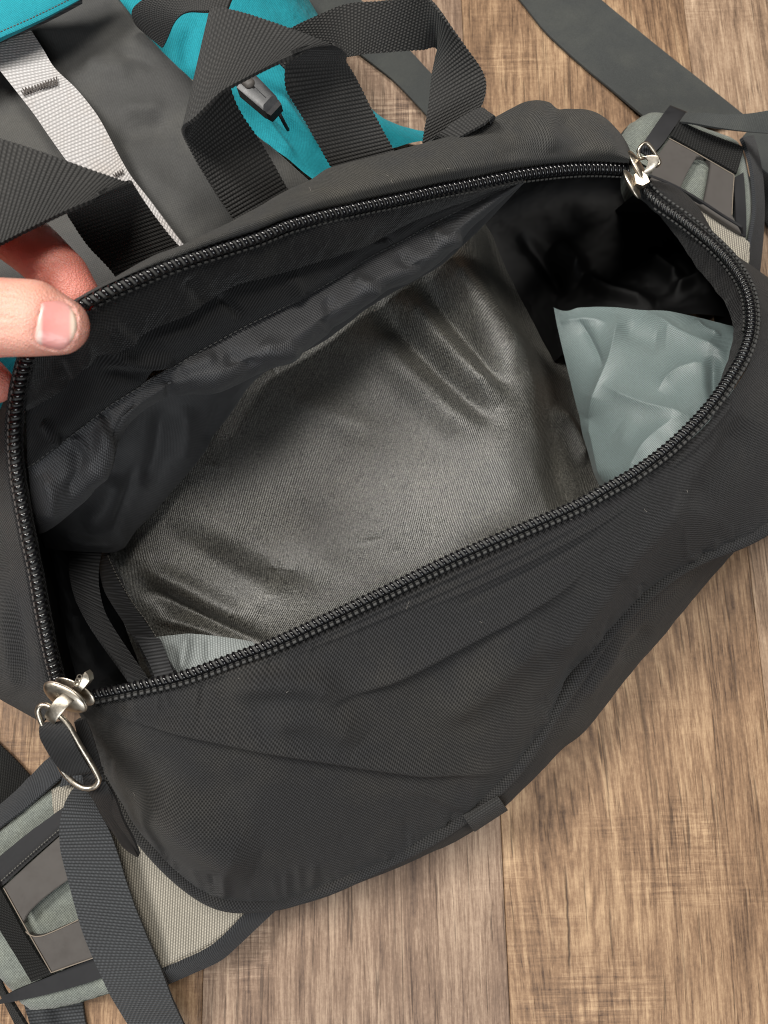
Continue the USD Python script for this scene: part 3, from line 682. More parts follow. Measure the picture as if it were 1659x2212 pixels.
e2b = np.array(e2) + np.array([0, -5, -.0015])
cloth('lining_flap', [rr(e2b), fill(e2b, e3r, .22, .005), fill(e2b, e3r, .6, .012), fill(e2b, e3r, .9, .010), rr(e3r), rr(np.array(e3r) + np.array([-2, -8, -.008])), rr(np.array(e3r) + np.array([-6, -22, -.012]))], 'satin_cloth', BP, 340, 90, True, 0,
      [([(352, 815), (368, 835), (362, 862)], 9, -.0025), ([(385, 800), (420, 790), (470, 770)], 18, .003), ([(480, 770), (520, 780), (560, 800)], 18, -.003), ([(560, 740), (600, 760), (650, 750)], 20, .003), ([(700, 640), (720, 680), (700, 715)], 16, -.003),
       ([(160, 950), (170, 1010), (140, 1080)], 20, -.004), ([(230, 900), (225, 980), (190, 1050)], 20, .004), ([(290, 860), (270, 900), (240, 960)], 10, -.003), ([(90, 1020), (110, 1070), (100, 1130)], 16, .003), ([(215, 880), (230, 905), (245, 940)], 8, -.0026), ([(150, 945), (175, 960), (190, 990)], 8, .002),
       ([(760, 600), (790, 620), (820, 628)], 14, .003), ([(860, 540), (890, 570), (930, 575)], 14, -.003), ([(930, 500), (970, 520), (1000, 510)], 14, .003)], .0018, (40, 40, 40), 27)
W = P(curve(np.array(e2) + np.array([0, 0, .0012]), 220)); put('stitch_line', stitches(W, 0, 110, .0003), 'thread_black', BP)
e3b = np.array(e3) + np.array([0, -26, -.022])
e4x = np.array(e4)
cloth('lining_sheet', [rr(e3b), fill(e3b, e4x, .5, .003), rr(e4x), rr(e4x + np.array([-10, -14, -.006]))], 'smooth_cloth', BP, 280, 60, True, 0,
      [([(350, 880), (345, 960), (310, 1060)], 18, -.004), ([(400, 870), (400, 940), (380, 1010)], 22, .004), ([(250, 1020), (230, 1090), (180, 1140)], 26, .004), ([(130, 1150), (190, 1170), (260, 1172)], 10, .003), ([(480, 855), (470, 900), (440, 960)], 14, -.002), ([(300, 1000), (260, 1100), (240, 1160)], 12, -.002)], .001, (40, 40, 40), 29)

# ---- inside: floor of the compartment
BX = np.linspace(0, 1, 9)
top = [(60, 900, .05), (250, 720, .05), (500, 590, .045), (800, 500, .045), (950, 470, .042), (1010, 470, .03), (1050, 480, .012), (1100, 500, .006)]
r1 = [(140, 1080, .055), (270, 900, .058), (520, 770, .056), (790, 680, .058), (1000, 610, .058), (1078, 655, .05), (1120, 680, .02), (1180, 700, .006)]
r2 = [(225, 1240, .052), (330, 1100, .06), (560, 980, .064), (820, 900, .067), (1050, 800, .068), (1140, 803, .058), (1180, 815, .026), (1240, 830, .008)]
r3 = [(275, 1370, .045), (370, 1270, .058), (600, 1160, .064), (850, 1070, .068), (1060, 960, .069), (1152, 930, .060), (1195, 935, .030), (1275, 950, .012)]
r4 = [(310, 1480, .035), (380, 1400, .05), (640, 1310, .06), (900, 1200, .066), (1080, 1080, .066), (1160, 1045, .058), (1210, 1040, .034), (1310, 1050, .018)]
r5 = [(220, 1540, .03), (430, 1500, .04), (680, 1420, .05), (920, 1310, .055), (1120, 1180, .055), (1200, 1150, .05), (1260, 1140, .036), (1360, 1120, .02)]
cloth('lining_floor', [top, r1, r2, r3, r4, r5], 'liner_cloth', BP, 320, 260, False, 0,
      [([(950, 545), (1020, 640), (1080, 730), (1125, 815)], 28, 0.00784), ([(862, 625), (930, 720), (1010, 805), (1085, 880)], 32, 0.00931), ([(905, 590), (975, 690), (1045, 775), (1110, 850)], 20, -0.00686),
       ([(770, 690), (860, 790), (960, 880), (1050, 950)], 40, 0.00588), ([(800, 640), (890, 745), (985, 840), (1075, 920)], 24, -0.00490), ([(610, 850), (720, 900), (840, 960)], 34, 0.00196), ([(1190, 880), (1235, 940), (1262, 1010)], 16, 0.00588),
       ([(300, 1268), (400, 1318), (520, 1376), (600, 1400)], 15, -0.00588), ([(300, 1215), (420, 1280), (560, 1350)], 24, 0.00490), ([(330, 1335), (420, 1350), (520, 1390)], 14, 0.00343), ([(330, 1130), (480, 1220), (640, 1300)], 26, -0.00157), ([(380, 1080), (560, 1190), (720, 1260)], 34, 0.00216)] + TINY(26, (420, 1150), (640, 1330), 60, 5, .0006), .0012, (24, 24, 24), 33)
# grey mesh pocket scrap, lower left
cloth('mesh_pocket', [[(335, 1376, .082), (370, 1372, .083), (405, 1369, .083), (470, 1374, .082), (545, 1386, .08)], [(352, 1420, .085), (380, 1420, .086), (410, 1418, .086), (470, 1410, .085), (560, 1402, .083)], [(366, 1470, .088), (400, 1475, .088), (440, 1470, .088), (500, 1450, .086), (570, 1420, .084)]],
      'mesh_cloth', BP, 60, 40, True, 0, [([(405, 1369), (400, 1410), (390, 1460)], 12, .003), ([(450, 1372), (450, 1410), (450, 1450)], 10, -.0016)], .0006)
# grosgrain straps inside, lower left
strap('inner_strap', [(190, 1140, .07, 240, 1150, .072), (152, 1195, .078, 218, 1198, .078), (151, 1250, .084, 215, 1273, .083), (166, 1302, .09, 235, 1338, .088), (200, 1360, .096, 272, 1396, .092), (250, 1428, .103, 318, 1462, .096), (290, 1485, .108, 350, 1510, .1)], 'grosgrain', BP, 70, 9, .0014, .0012)
strap('inner_strap', [(215, 1140, .062, 232, 1150, .066), (212, 1200, .066, 234, 1198, .074), (216, 1240, .07, 252, 1233, .078), (232, 1290, .074, 280, 1298, .083), (270, 1350, .08, 318, 1348, .088), (300, 1400, .085, 345, 1396, .092), (330, 1470, .09, 378, 1450, .097)], 'grosgrain', BP, 70, 9, .0014, .0012)
strap('inner_strap', [(290, 1372, .094, 344, 1378, .094), (305, 1400, .096, 352, 1392, .096), (325, 1440, .098, 366, 1432, .098), (345, 1490, .1, 385, 1475, .1)], 'grosgrain', BP, 30, 9, .0014, .001)
W = P(curve([(233, 1200, .0755), (256, 1250, .0805), (286, 1300, .086), (322, 1350, .0905), (350, 1400, .0945)], 60)); put('stitch_line', stitches(W, 0, 30, .0003), 'thread_pale', BP)
# black inner walls; shade of left gap and right cavity is in their colour
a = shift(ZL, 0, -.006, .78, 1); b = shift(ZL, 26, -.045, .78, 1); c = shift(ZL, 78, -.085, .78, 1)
cloth('shaded_inner_wall', [a, b, c], 'shaded_black_cloth', BP, 120, 20, True, 0, (), .0004)
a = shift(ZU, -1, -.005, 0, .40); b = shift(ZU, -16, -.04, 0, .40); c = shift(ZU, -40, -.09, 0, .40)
cloth('shaded_inner_wall', [a, b, c], 'shaded_black_cloth', BP, 120, 20, True, 0, (), .001)
cloth('shaded_inner_wall', [[(40, 900, .06), (60, 1100, .05), (80, 1300, .04), (110, 1500, .03)], [(110, 1000, .03), (140, 1200, .02), (180, 1350, .015), (240, 1500, .01)], [(220, 1000, .03), (240, 1200, .025), (300, 1380, .02), (380, 1480, .02)]], 'shaded_black_cloth', BP, 60, 40, True, 0, (), .003, (50, 50, 50))
cloth('shaded_inner_wall', [[(960, 480, .02), (1100, 380, .04), (1250, 330, .05), (1420, 370, .05)], [(1000, 540, .008), (1150, 470, .015), (1300, 440, .02), (1480, 470, .03)], [(1080, 640, .005), (1200, 600, .02), (1350, 570, .03), (1560, 570, .05)], [(1180, 800, .003), (1260, 740, .03), (1400, 690, .05), (1610, 690, .07)]], 'shaded_black_cloth', BP, 120, 90, True, 0,
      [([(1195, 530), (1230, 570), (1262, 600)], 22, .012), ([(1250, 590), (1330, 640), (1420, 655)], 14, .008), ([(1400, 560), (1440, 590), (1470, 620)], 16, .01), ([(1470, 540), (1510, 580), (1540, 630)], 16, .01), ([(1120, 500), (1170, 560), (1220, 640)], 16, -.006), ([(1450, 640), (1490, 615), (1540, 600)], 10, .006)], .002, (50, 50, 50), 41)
# grey green pocket on the right
cloth('side_pocket', [
    [(1196, 664, .058), (1225, 672, .062), (1254, 664, .066), (1330, 664, .07), (1397, 672, .073), (1460, 678, .077), (1511, 688, .082), (1612, 712, .094)],
    [(1212, 740, .058), (1250, 745, .066), (1300, 748, .074), (1360, 752, .08), (1420, 756, .086), (1480, 757, .09), (1530, 760, .095), (1606, 770, .104)],
    [(1235, 830, .058), (1275, 840, .07), (1320, 842, .08), (1370, 842, .088), (1420, 840, .094), (1470, 838, .098), (1520, 835, .102), (1588, 832, .108)],
    [(1258, 920, .058), (1290, 930, .072), (1330, 932, .084), (1370, 930, .092), (1410, 926, .098), (1450, 920, .103), (1500, 912, .106), (1550, 900, .108)],
    [(1290, 1030, .06), (1310, 1035, .076), (1340, 1035, .088), (1370, 1030, .096), (1400, 1022, .102), (1440, 1010, .106), (1480, 990, .11), (1520, 965, .112)],
    [(1320, 1120, .06), (1345, 1115, .076), (1370, 1110, .088), (1400, 1100, .095), (1430, 1085, .1), (1460, 1070, .105), (1500, 1050, .108), (1540, 1020, .11)]],
    'pocket_cloth', BP, 200, 160, True, 0,
    [([(1335, 672), (1322, 760), (1300, 840), (1270, 910)], 26, 0.00522, 'cusp'), ([(1275, 900), (1292, 970), (1310, 1050)], 20, 0.00313, 'cusp'), ([(1305, 835), (1400, 880), (1500, 905)], 24, 0.00469, 'cusp'),
     ([(1395, 672), (1470, 730), (1575, 765)], 22, 0.00522, 'cusp'), ([(1250, 690), (1285, 750), (1306, 800)], 13, -0.00418, 'cusp'), ([(1340, 700), (1400, 730), (1440, 735)], 26, -0.00313), ([(1500, 690), (1525, 720), (1560, 730)], 7, 0.00313, 'cusp'),
     ([(1420, 850), (1470, 800), (1530, 790)], 18, 0.00313, 'cusp'), ([(1540, 770), (1540, 820), (1555, 870)], 12, -0.00626), ([(1330, 930), (1400, 960), (1450, 960)], 30, 0.00209), ([(1350, 1040), (1400, 960), (1480, 900)], 22, 0.00209, 'cusp'), ([(1210, 700), (1260, 690), (1310, 700)], 10, 0.00209, 'cusp')], .0006, (40, 40, 40), 43)

# ---- top of the main body: coated grey panel, teal sides
cloth('main_panel', [[(-260, -80, .118), (-240, 200, .118), (-180, 450, .12), (-100, 700, .122), (-60, 950, .11)], [(-20, -80, .126), (120, 150, .128), (250, 350, .128), (350, 550, .122), (420, 720, .1)], [(215, -50, .126), (397, 159, .124), (500, 250, .12), (600, 333, .114), (760, 470, .09)], [(225, -46, .118), (404, 165, .116), (505, 256, .112), (604, 338, .106), (764, 474, .085)]], 'coated_cloth', BP, 120, 120, False, 0,
      [([(180, 130), (230, 150), (290, 150)], 24, .003), ([(240, 110), (300, 120), (340, 150)], 18, -.003), ([(240, 290), (300, 280), (370, 270)], 26, -.003), ([(260, 230), (310, 235), (360, 230)], 18, .0025), ([(60, 40), (130, 70), (200, 60)], 20, .002), ([(300, 350), (350, 400), (450, 450)], 24, .0015)], .0022, (22, 22, 22), 51)
cloth('teal_panel', [[(190, -80, .112), (390, 150, .108), (545, 285, .102), (720, 420, .09)], [(420, -80, .112), (540, 100, .1), (660, 240, .09), (800, 380, .085)], [(620, -60, .085), (660, 30, .08), (745, 180, .07), (850, 320, .07)], [(655, -40, .05), (690, 40, .045), (770, 186, .04), (806, 256, .04), (850, 280, .04), (915, 284, .045), (960, 300, .05)], [(630, -30, .004), (670, 50, .004), (755, 190, .004), (795, 262, .004), (845, 290, .004), (960, 310, .004)]], 'teal_cloth', BP, 120, 110, False, 0,
      [([(430, 130), (450, 220), (500, 300)], 12, .004), ([(560, 190), (600, 250), (640, 290)], 10, -.004), ([(600, 200), (640, 270), (690, 330)], 12, .004), ([(420, 60), (400, 100), (410, 150)], 12, -.003), ([(800, 262), (830, 300), (870, 310)], 8, -.003), ([(560, 240), (600, 300), (640, 350)], 8, .003)], .0024, (40, 40, 40), 53)
strap('teal_flap', [(-140, 150, .148, -160, -60, .15), (-60, 112, .15, -80, -60, .152), (0, 82, .152, -20, -60, .154), (55, 58, .152, 40, -60, .154), (112, 31, .151, 100, -70, .153), (178, -4, .149, 170, -80, .15), (240, -40, .145, 240, -100, .148)], 'teal_cloth', BP, 60, 20, .0025, .002)
W = P(curve([(-60, 98, .1528), (0, 69, .1545), (55, 45, .1545), (112, 18, .1535), (170, -12, .152)], 120)); put('stitch_line', stitches(W, 0, 34, .00028), 'thread_dark', BP)
strap('flap_shade_strip', [(-60, 124, .139, -60, 106, .146), (0, 94, .141, 0, 78, .148), (55, 70, .141, 55, 54, .148), (112, 43, .14, 112, 28, .147), (178, 8, .138, 178, -8, .145)], 'binding_cloth', BP, 40, 7, .0012)  # dark strip standing in for the shade in the gap below the teal hem
cloth('teal_panel', [[(-160, 740, .125), (-40, 740, .13), (60, 760, .13)], [(-160, 860, .12), (-40, 850, .125), (50, 850, .13)], [(-170, 1000, .1), (-50, 980, .1), (50, 960, .1)]], 'teal_cloth', BP, 40, 40, False, 0, (), .002)

# pale webbing down the panel with bar tacks
PW = strap('pale_webbing', [(-60, 85, .136, 66, 64, .136), (-28, 118, .138, 92, 104, .138), (10, 165, .139, 117, 145, .139), (67, 238, .1385, 165, 192, .139), (103, 290, .138, 204, 240, .139), (139, 341, .138, 240, 303, .139), (190, 400, .137, 262, 345, .138), (240, 440, .134, 280, 376, .138), (290, 500, .132, 318, 425, .137), (330, 545, .130, 350, 468, .136), (380, 600, .125, 402, 536, .132)], 'light_webbing', BP, 90, 9, .0013, .0)
def bartack(name, a, b, w, n, parent, mat='thread_dark'):
    a, b = np.array(a, float), np.array(b, float); d = b[:2] - a[:2]; d /= np.linalg.norm(d); nn = np.array([-d[1], d[0]])
    pts = []
    for i in range(n + 1):
        c = a + (b - a) * i / n; s = 1 if i % 2 else -1
        pts.append((c[0] + nn[0] * s * w, c[1] + nn[1] * s * w, c[2]))
    W = P(np.array(pts)); parts = []
    for i in range(n):
        q = np.linspace(0, 1, 4)[:, None]; parts.append(tube_mesh(W[i] * (1 - q) + W[i + 1] * q, .00027, 5))
    k, V, F = 0, [], []
    for v, f, _ in parts: V.append(v); F.append(tri(f) + k); k += len(v)
    put(name, (np.vstack(V), np.vstack(F)), mat, parent)
bartack('bar_tack', (48, 202, .1396), (124, 172, .1400), 7, 26, PW)
bartack('bar_tack', (50, 196, .1398), (124, 178, .1402), 6, 22, PW)
bartack('bar_tack', (246, 380, .1378), (266, 370, .1385), 5, 8, PW)

# big webbing loops
strap('webbing_loop', [(262, 622, .15, 410, 560, .148), (250, 598, .158, 398, 545, .154), (190, 530, .172, 342, 478, .166), (150, 470, .184, 300, 420, .18), (150, 448, .19, 289, 404, .187), (215, 420, .2, 287, 399, .195), (225, 418, .206, 280, 396, .2), (130, 460, .213, 205, 369, .206), (0, 524, .219, 60, 318, .21), (-120, 590, .222, -80, 275, .208), (-220, 640, .212, -200, 240, .206)], 'webbing', BP, 160, 13, .0014, serr=.0005, label='wide black webbing loop arching at the left above the fingers')
strap('webbing_loop', [(520, 500, .14, 640, 440, .138), (504, 478, .15, 622, 412, .147), (450, 392, .164, 567, 318, .16), (402, 308, .176, 503, 215, .17), (392, 282, .184, 470, 100, .18), (394, 272, .191, 450, 36, .186), (404, 264, .197, 468, 15, .192), (490, 189, .2, 560, 38, .196), (590, 137, .198, 660, 73, .194), (655, 108, .194, 718, 97, .19), (664, 108, .188, 742, 110, .184), (618, 146, .178, 748, 140, .178), (622, 202, .17, 772, 175, .17), (655, 256, .163, 800, 230, .163), (718, 366, .15, 855, 330, .15), (735, 395, .14, 870, 355, .14)], 'webbing', BP, 240, 13, .0014, serr=.0005, label='black webbing loop folded over in the middle')
strap('webbing_loop', [(560, 95, .12, 640, 175, .11), (640, 55, .13, 690, 140, .118), (727, 16, .14, 742, 123, .126), (820, 3, .148, 800, 116, .13), (885, 0, .153, 860, 111, .132), (928, 4, .156, 915, 108, .132), (946, 26, .157, 941, 104, .131), (962, 48, .155, 940, 122, .132), (1000, 97, .147, 933, 160, .133), (1040, 150, .138, 927, 215, .13), (1050, 195, .132, 920, 262, .128), (1035, 240, .128, 914, 305, .124), (1010, 285, .12, 912, 335, .12)], 'webbing', BP, 160, 13, .0014, serr=.0005, label='grey black webbing loop standing over the floor at the right')
strap('webbing_end', [(520, -60, .175, 490, 20, .178), (470, -50, .172, 450, 22, .176), (400, -36, .166, 415, 23, .17), (335, -14, .158, 388, 34, .162), (290, 14, .146, 370, 60, .15), (286, 40, .136, 360, 85, .138), (300, 62, .128, 350, 104, .128)], 'webbing', BP, 60, 11, .0013)
strap('lip_strap', [(926, 312, .135, 955, 318, .135), (955, 283, .146, 985, 300, .148), (990, 256, .147, 1020, 280, .15), (1018, 240, .146, 1045, 266, .15), (1036, 232, .145, 1066, 250, .148), (1050, 236, .139, 1070, 256, .142), (1046, 252, .136, 1060, 268, .14)], 'webbing', BP, 46, 9, .0013)
# cord lock lying under the middle loop
at = frame(556, 205, .14)
cl = []
R2 = trimesh.transformations.rotation_matrix(-math.radians(43), [0, 0, 1])
body = hull_points([(x, y, z) for x, w, h in ((-7, 3.4, 2.6), (-6, 4.2, 3.2), (7, 3.6, 3), (8.5, 3, 2.4)) for y in (-w, w) for z in (-h, h)] + [(x, y, 3.6) for x in (-6, 6) for y in (-2.2, 2.2)])
notch = hull_points([(x, y, z) for x in (-3, 5) for y in (-.5, .5) for z in (3, 5)])
body = trimesh.boolean.difference([body, notch], engine='manifold')
cap = hull_points([(x, y, z) for x, w in ((8.2, 3.4), (10.2, 2.9)) for y in (-w, w) for z in (-2.4, 2.4)])
btn = trimesh.creation.capsule(4.5, 1.9, count=[12, 12]); btn.apply_transform(trimesh.transformations.rotation_matrix(math.pi / 2, [0, 1, 0])); btn.vertices *= (1, 1.2, .7); btn.apply_translation((-5.5, 0, 3.4))
def tl(mesh): mm = mesh.copy(); mm.vertices *= 1.28; mm.apply_transform(R2); return local_mesh(mm, at)
CL = put('cord_lock', tl(body), 'black_plastic', BP, smooth=25)
put('cap', tl(cap), 'rubber_edge', CL, smooth=25); put('button', tl(btn), 'plate_plastic', CL, smooth=40)
put('cord', tube_mesh(P(curve([(604, 246, .13), (612, 262, .126), (622, 280, .115)], 14)), .0009, 8), 'rubber_edge', CL)

# straps lying on the floor, upper right
strap('floor_strap', [(1060, -70, .003, 1230, -70, .003), (1124, 0, .003, 1300, 0, .003), (1182, 71, .003, 1360, 50, .003), (1260, 142, .0032, 1440, 115, .003), (1334, 203, .004, 1510, 170, .004), (1378, 240, .006, 1560, 210, .006), (1440, 290, .008, 1610, 250, .008)], 'smooth_strap', BP, 80, 11, .0016, .0008, label='smooth dark grey strap running across the floor to the top of the photo')
strap('floor_strap', [(640, 10, .004, 740, -40, .004), (705, 62, .004, 810, 30, .004), (782, 119, .004, 885, 108, .004), (834, 159, .004, 938, 165, .004), (917, 242, .006, 1010, 240, .006), (985, 320, .01, 1070, 310, .01)], 'smooth_strap', BP, 60, 11, .0016, .0008, label='dark grey strap on the floor seen through the right webbing loop')
strap('floor_strap', [(1600, 300, .012, 1628, 268, .012), (1625, 340, .01, 1690, 285, .01), (1680, 390, .006, 1760, 330, .006)], 'smooth_strap', BP, 30, 9, .0016)
strap('floor_strap', [(1600, 395, .006, 1690, 330, .006), (1638, 455, .006, 1700, 380, .006), (1668, 500, .006, 1740, 440, .006)], 'webbing_dark', BP, 30, 9, .0016)
strap('floor_strap', [(-60, 1560, .004, -60, 1700, .004), (0, 1610, .004, -10, 1740, .004), (36, 1645, .004, 20, 1770, .004), (75, 1690, .004, 60, 1810, .004)], 'webbing_dark', BP, 40, 9, .0016, label='black webbing on the floor at the left edge')
strap('floor_strap', [(40, 2140, .004, 175, 2120, .004), (60, 2198, .004, 180, 2185, .004), (75, 2260, .004, 195, 2250, .004)], 'strap_rib', BP, 30, 9, .0016)
strap('floor_strap', [(-40, 2060, .03, 0, 2100, .03), (-10, 2130, .03, 20, 2160, .03), (20, 2190, .025, 55, 2215, .025), (50, 2250, .02, 90, 2270, .02)], 'webbing_dark', BP, 30, 9, .0016)

# ---- hip belt wing, upper right
HB = put('hip_belt', pillow(smooth_poly([(1330, 300), (1341, 285), (1357, 256), (1386, 234), (1417, 223), (1446, 227), (1490, 244), (1560, 268), (1612, 296), (1630, 347), (1641, 399), (1642, 476), (1632, 530), (1625, 600), (1585, 590), (1545, 525), (1490, 452), (1430, 424), (1392, 396), (1362, 345)], 200), .05, .012, .004, .0024, .0008, 3), 'green_felt', BP, label='grey green padded hip belt wing at the upper right')
put('tan_panel', pillow([(1440, 400), (1515, 442), (1560, 478), (1604, 503), (1625, 522), (1622, 560), (1616, 600), (1580, 590), (1545, 525), (1492, 458)], .0525, .002, .046, .0024, .0004, 4), 'tan_mesh', HB)
strap('belt_binding', [(1378, 322, .05, 1404, 338, .052), (1398, 296, .053, 1432, 310, .054), (1424, 258, .0535, 1458, 273, .0545), (1445, 230, .052, 1482, 245, .0535), (1446, 229, .044, 1483, 244, .045)], 'rubber_edge', HB, 30, 7, .0014)
strap('belt_binding', [(1584, 385, .0535, 1606, 372, .053), (1588, 430, .0535, 1610, 420, .053), (1590, 470, .0535, 1612, 470, .052), (1594, 505, .053, 1612, 512, .051)], 'rubber_edge', HB, 30, 7, .0014)
strap('belt_edge', [(1604, 296, .050, 1628, 292, .03), (1622, 347, .051, 1642, 340, .03), (1630, 400, .051, 1650, 396, .03), (1631, 470, .051, 1652, 470, .03), (1622, 525, .051, 1648, 530, .03), (1612, 600, .05, 1640, 605, .03)], 'binding_cloth', HB, 40, 9, .002)
slot = smooth_poly([(1505, 339), (1514, 338), (1530, 346), (1535, 356), (1528, 400), (1521, 434), (1516, 441), (1504, 436), (1489, 427), (1469, 411), (1472, 402), (1484, 375)], 60)
PL = put('buckle_plate', plate_mesh([(1446, 299), (1500, 328), (1587, 378), (1584, 420), (1582, 464), (1600, 498), (1602, 503), (1555, 472), (1515, 446), (1465, 416), (1405, 388), (1412, 355), (1427, 327)], .056, .003, [slot]), 'plate_plastic', HB, smooth=30)
put('worn_rim', tube_mesh(P(line([(1446, 299, .0562), (1500, 328, .0562), (1586, 378, .0562), (1583, 420, .0562), (1581, 464, .0562)], 60)), .0003, 6), 'rim_worn', PL)
strap('plate_edge', [(1400, 380, .056, 1402, 392, .052), (1465, 407, .0568, 1463, 422, .052), (1515, 436, .0568, 1512, 452, .052), (1555, 462, .0568, 1552, 480, .052), (1602, 492, .0565, 1604, 512, .05)], 'rubber_edge', PL, 40, 9, .0015)
strap('belt_webbing', [(1448, 292, .055, 1468, 258, .055), (1500, 322, .056, 1510, 280, .053), (1560, 355, .056, 1575, 305, .051), (1592, 374, .055, 1608, 318, .05)], 'webbing_dark', HB, 50, 13, .0014)
strap('belt_strap', [(1468, 262, .056, 1482, 243, .057), (1500, 266, .062, 1520, 244, .064), (1549, 275, .066, 1570, 247, .068), (1616, 284, .066, 1626, 244, .07), (1690, 290, .062, 1700, 232, .068), (1780, 300, .056, 1790, 220, .06)], 'smooth_strap', HB, 60, 9, .0016)

# ---- hip belt wing, lower left
HL = put('hip_belt', pillow(smooth_poly([(-60, 1820), (0, 1775), (60, 1718), (110, 1690), (150, 1660), (260, 1690), (360, 1820), (480, 1900), (620, 1930), (600, 1966), (516, 2036), (430, 2088), (350, 2122), (245, 2156), (165, 2181), (66, 2198), (38, 2186), (0, 2140), (-60, 2080)], 200), .034, .009, .003, .0024, .0007, 6), 'green_felt', BP, label='grey green hip belt wing with a tan mesh panel at the lower left')
put('tan_panel', pillow(smooth_poly([(107, 1708), (133, 1698), (180, 1704), (230, 1690), (330, 1780), (440, 1890), (590, 1930), (560, 1957), (490, 2023), (408, 2072), (338, 2103), (290, 2050), (230, 1960), (150, 1840), (122, 1790)], 140), .0375, .0025, .032, .0022, .0004, 7, None), 'tan_mesh', HL)
strap('belt_edge', [(330, 2106, .0395, 350, 2132, .028), (400, 2079, .0395, 420, 2102, .028), (470, 2040, .0395, 492, 2064, .028), (525, 1985, .0395, 552, 2008, .028), (556, 1950, .0395, 588, 1974, .028), (600, 1880, .038, 640, 1910, .028)], 'binding_cloth', HL, 60, 9, .002, .001)
strap('belt_edge', [(-40, 1765, .03, -30, 1815, .034), (0, 1737, .03, 2, 1785, .036), (40, 1702, .03, 46, 1752, .037), (64, 1677, .03, 90, 1715, .037), (100, 1641, .03, 118, 1690, .038), (122, 1624, .03, 142, 1668, .038), (170, 1590, .03, 190, 1640, .038)], 'binding_cloth', HL, 60, 9, .002, .001)
strap('belt_tab', [(138, 1668, .042, 128, 1702, .0405), (160, 1652, .043, 155, 1697, .041), (182, 1648, .044, 184, 1706, .041), (215, 1650, .044, 215, 1715, .041)], 'strap_rib', HL, 26, 9, .0013)
strap('belt_binding', [(-40, 1880, .037, -40, 1945, .037), (0, 1849, .038, 0, 1918, .038), (60, 1800, .0385, 66, 1858, .0385), (116, 1759, .0385, 130, 1802, .0385), (140, 1742, .038, 150, 1790, .038)], 'rubber_edge', HL, 50, 9, .0014)
strap('belt_binding', [(10, 2150, .037, -10, 2170, .036), (33, 2140, .038, 18, 2166, .037), (100, 2112, .0385, 110, 2146, .038), (205, 2068, .0385, 222, 2112, .038), (240, 2050, .038, 250, 2100, .038)], 'rubber_edge', HL, 50, 9, .0014)
W = P(curve([(-20, 1925, .0393), (0, 1905, .0393), (66, 1846, .0398), (130, 1790, .0398)], 60)); put('stitch_line', stitches(W, 0, 26, .0003), 'thread_pale', HL)
hole = smooth_poly([(160, 1893), (149, 1900), (105, 1932), (66, 1967), (52, 1990), (54, 2006), (66, 2019), (80, 2022), (99, 2018), (140, 2000), (190, 1980), (185, 1930)], 80)
PL2 = put('buckle_plate', plate_mesh([(7, 1917), (60, 1868), (129, 1806), (180, 1800), (230, 1900), (235, 2060), (205, 2069), (150, 2088), (112, 2102), (60, 2012)], .0425, .003, [hole]), 'plate_plastic', HL, smooth=30)
put('worn_rim', tube_mesh(P(line([(8, 1918, .0428), (30, 1958, .0428), (60, 2012, .0428), (111, 2101, .0428), (150, 2087, .0428), (205, 2068, .0428)], 60)), .0003, 6), 'rim_worn', PL2)
put('worn_rim', tube_mesh(P(curve([(56, 2012, .0428), (66, 2020, .0428), (80, 2023, .0428), (99, 2019, .0428), (140, 2001, .0428), (175, 1984, .0428)], 40)), .0003, 6), 'rim_worn', PL2)
strap('belt_webbing', [(-50, 1830, .041, 0, 1920, .041), (-30, 1930, .042, 22, 1960, .041), (0, 2010, .042, 55, 2022, .041), (40, 2075, .042, 85, 2070, .041), (68, 2122, .041, 112, 2104, .041)], 'webbing_dark', HL, 60, 13, .002)
# ribbed webbing running down over the wing
strap('side_strap', [(170, 1690, .042, 190, 1690, .042), (150, 1715, .046, 196, 1716, .047), (134, 1752, .050, 216, 1757, .051), (128, 1800, .051, 236, 1795, .0515), (133, 1850, .051, 256, 1850, .0515), (142, 1885, .051, 268, 1890, .051), (158, 1945, .05, 290, 1955, .05), (172, 1995, .049, 311, 2008, .049), (192, 2050, .047, 330, 2054, .047), (216, 2104, .043, 350, 2100, .043), (245, 2163, .036, 375, 2167, .034), (275, 2212, .026, 396, 2212, .022), (310, 2270, .012, 425, 2262, .012)], 'strap_rib', BP, 120, 13, .0016, .001, label='ribbed blue grey strap hanging down over the lower left belt wing')
# grey buckle glimpsed under the bag
at = frame(196 + 60, 1724, .06)
put('side_buckle', plate_mesh([(262, 1712), (278, 1730), (272, 1760), (266, 1778), (260, 1750), (258, 1730)], .06, .012), 'black_plastic', BP, smooth=30)

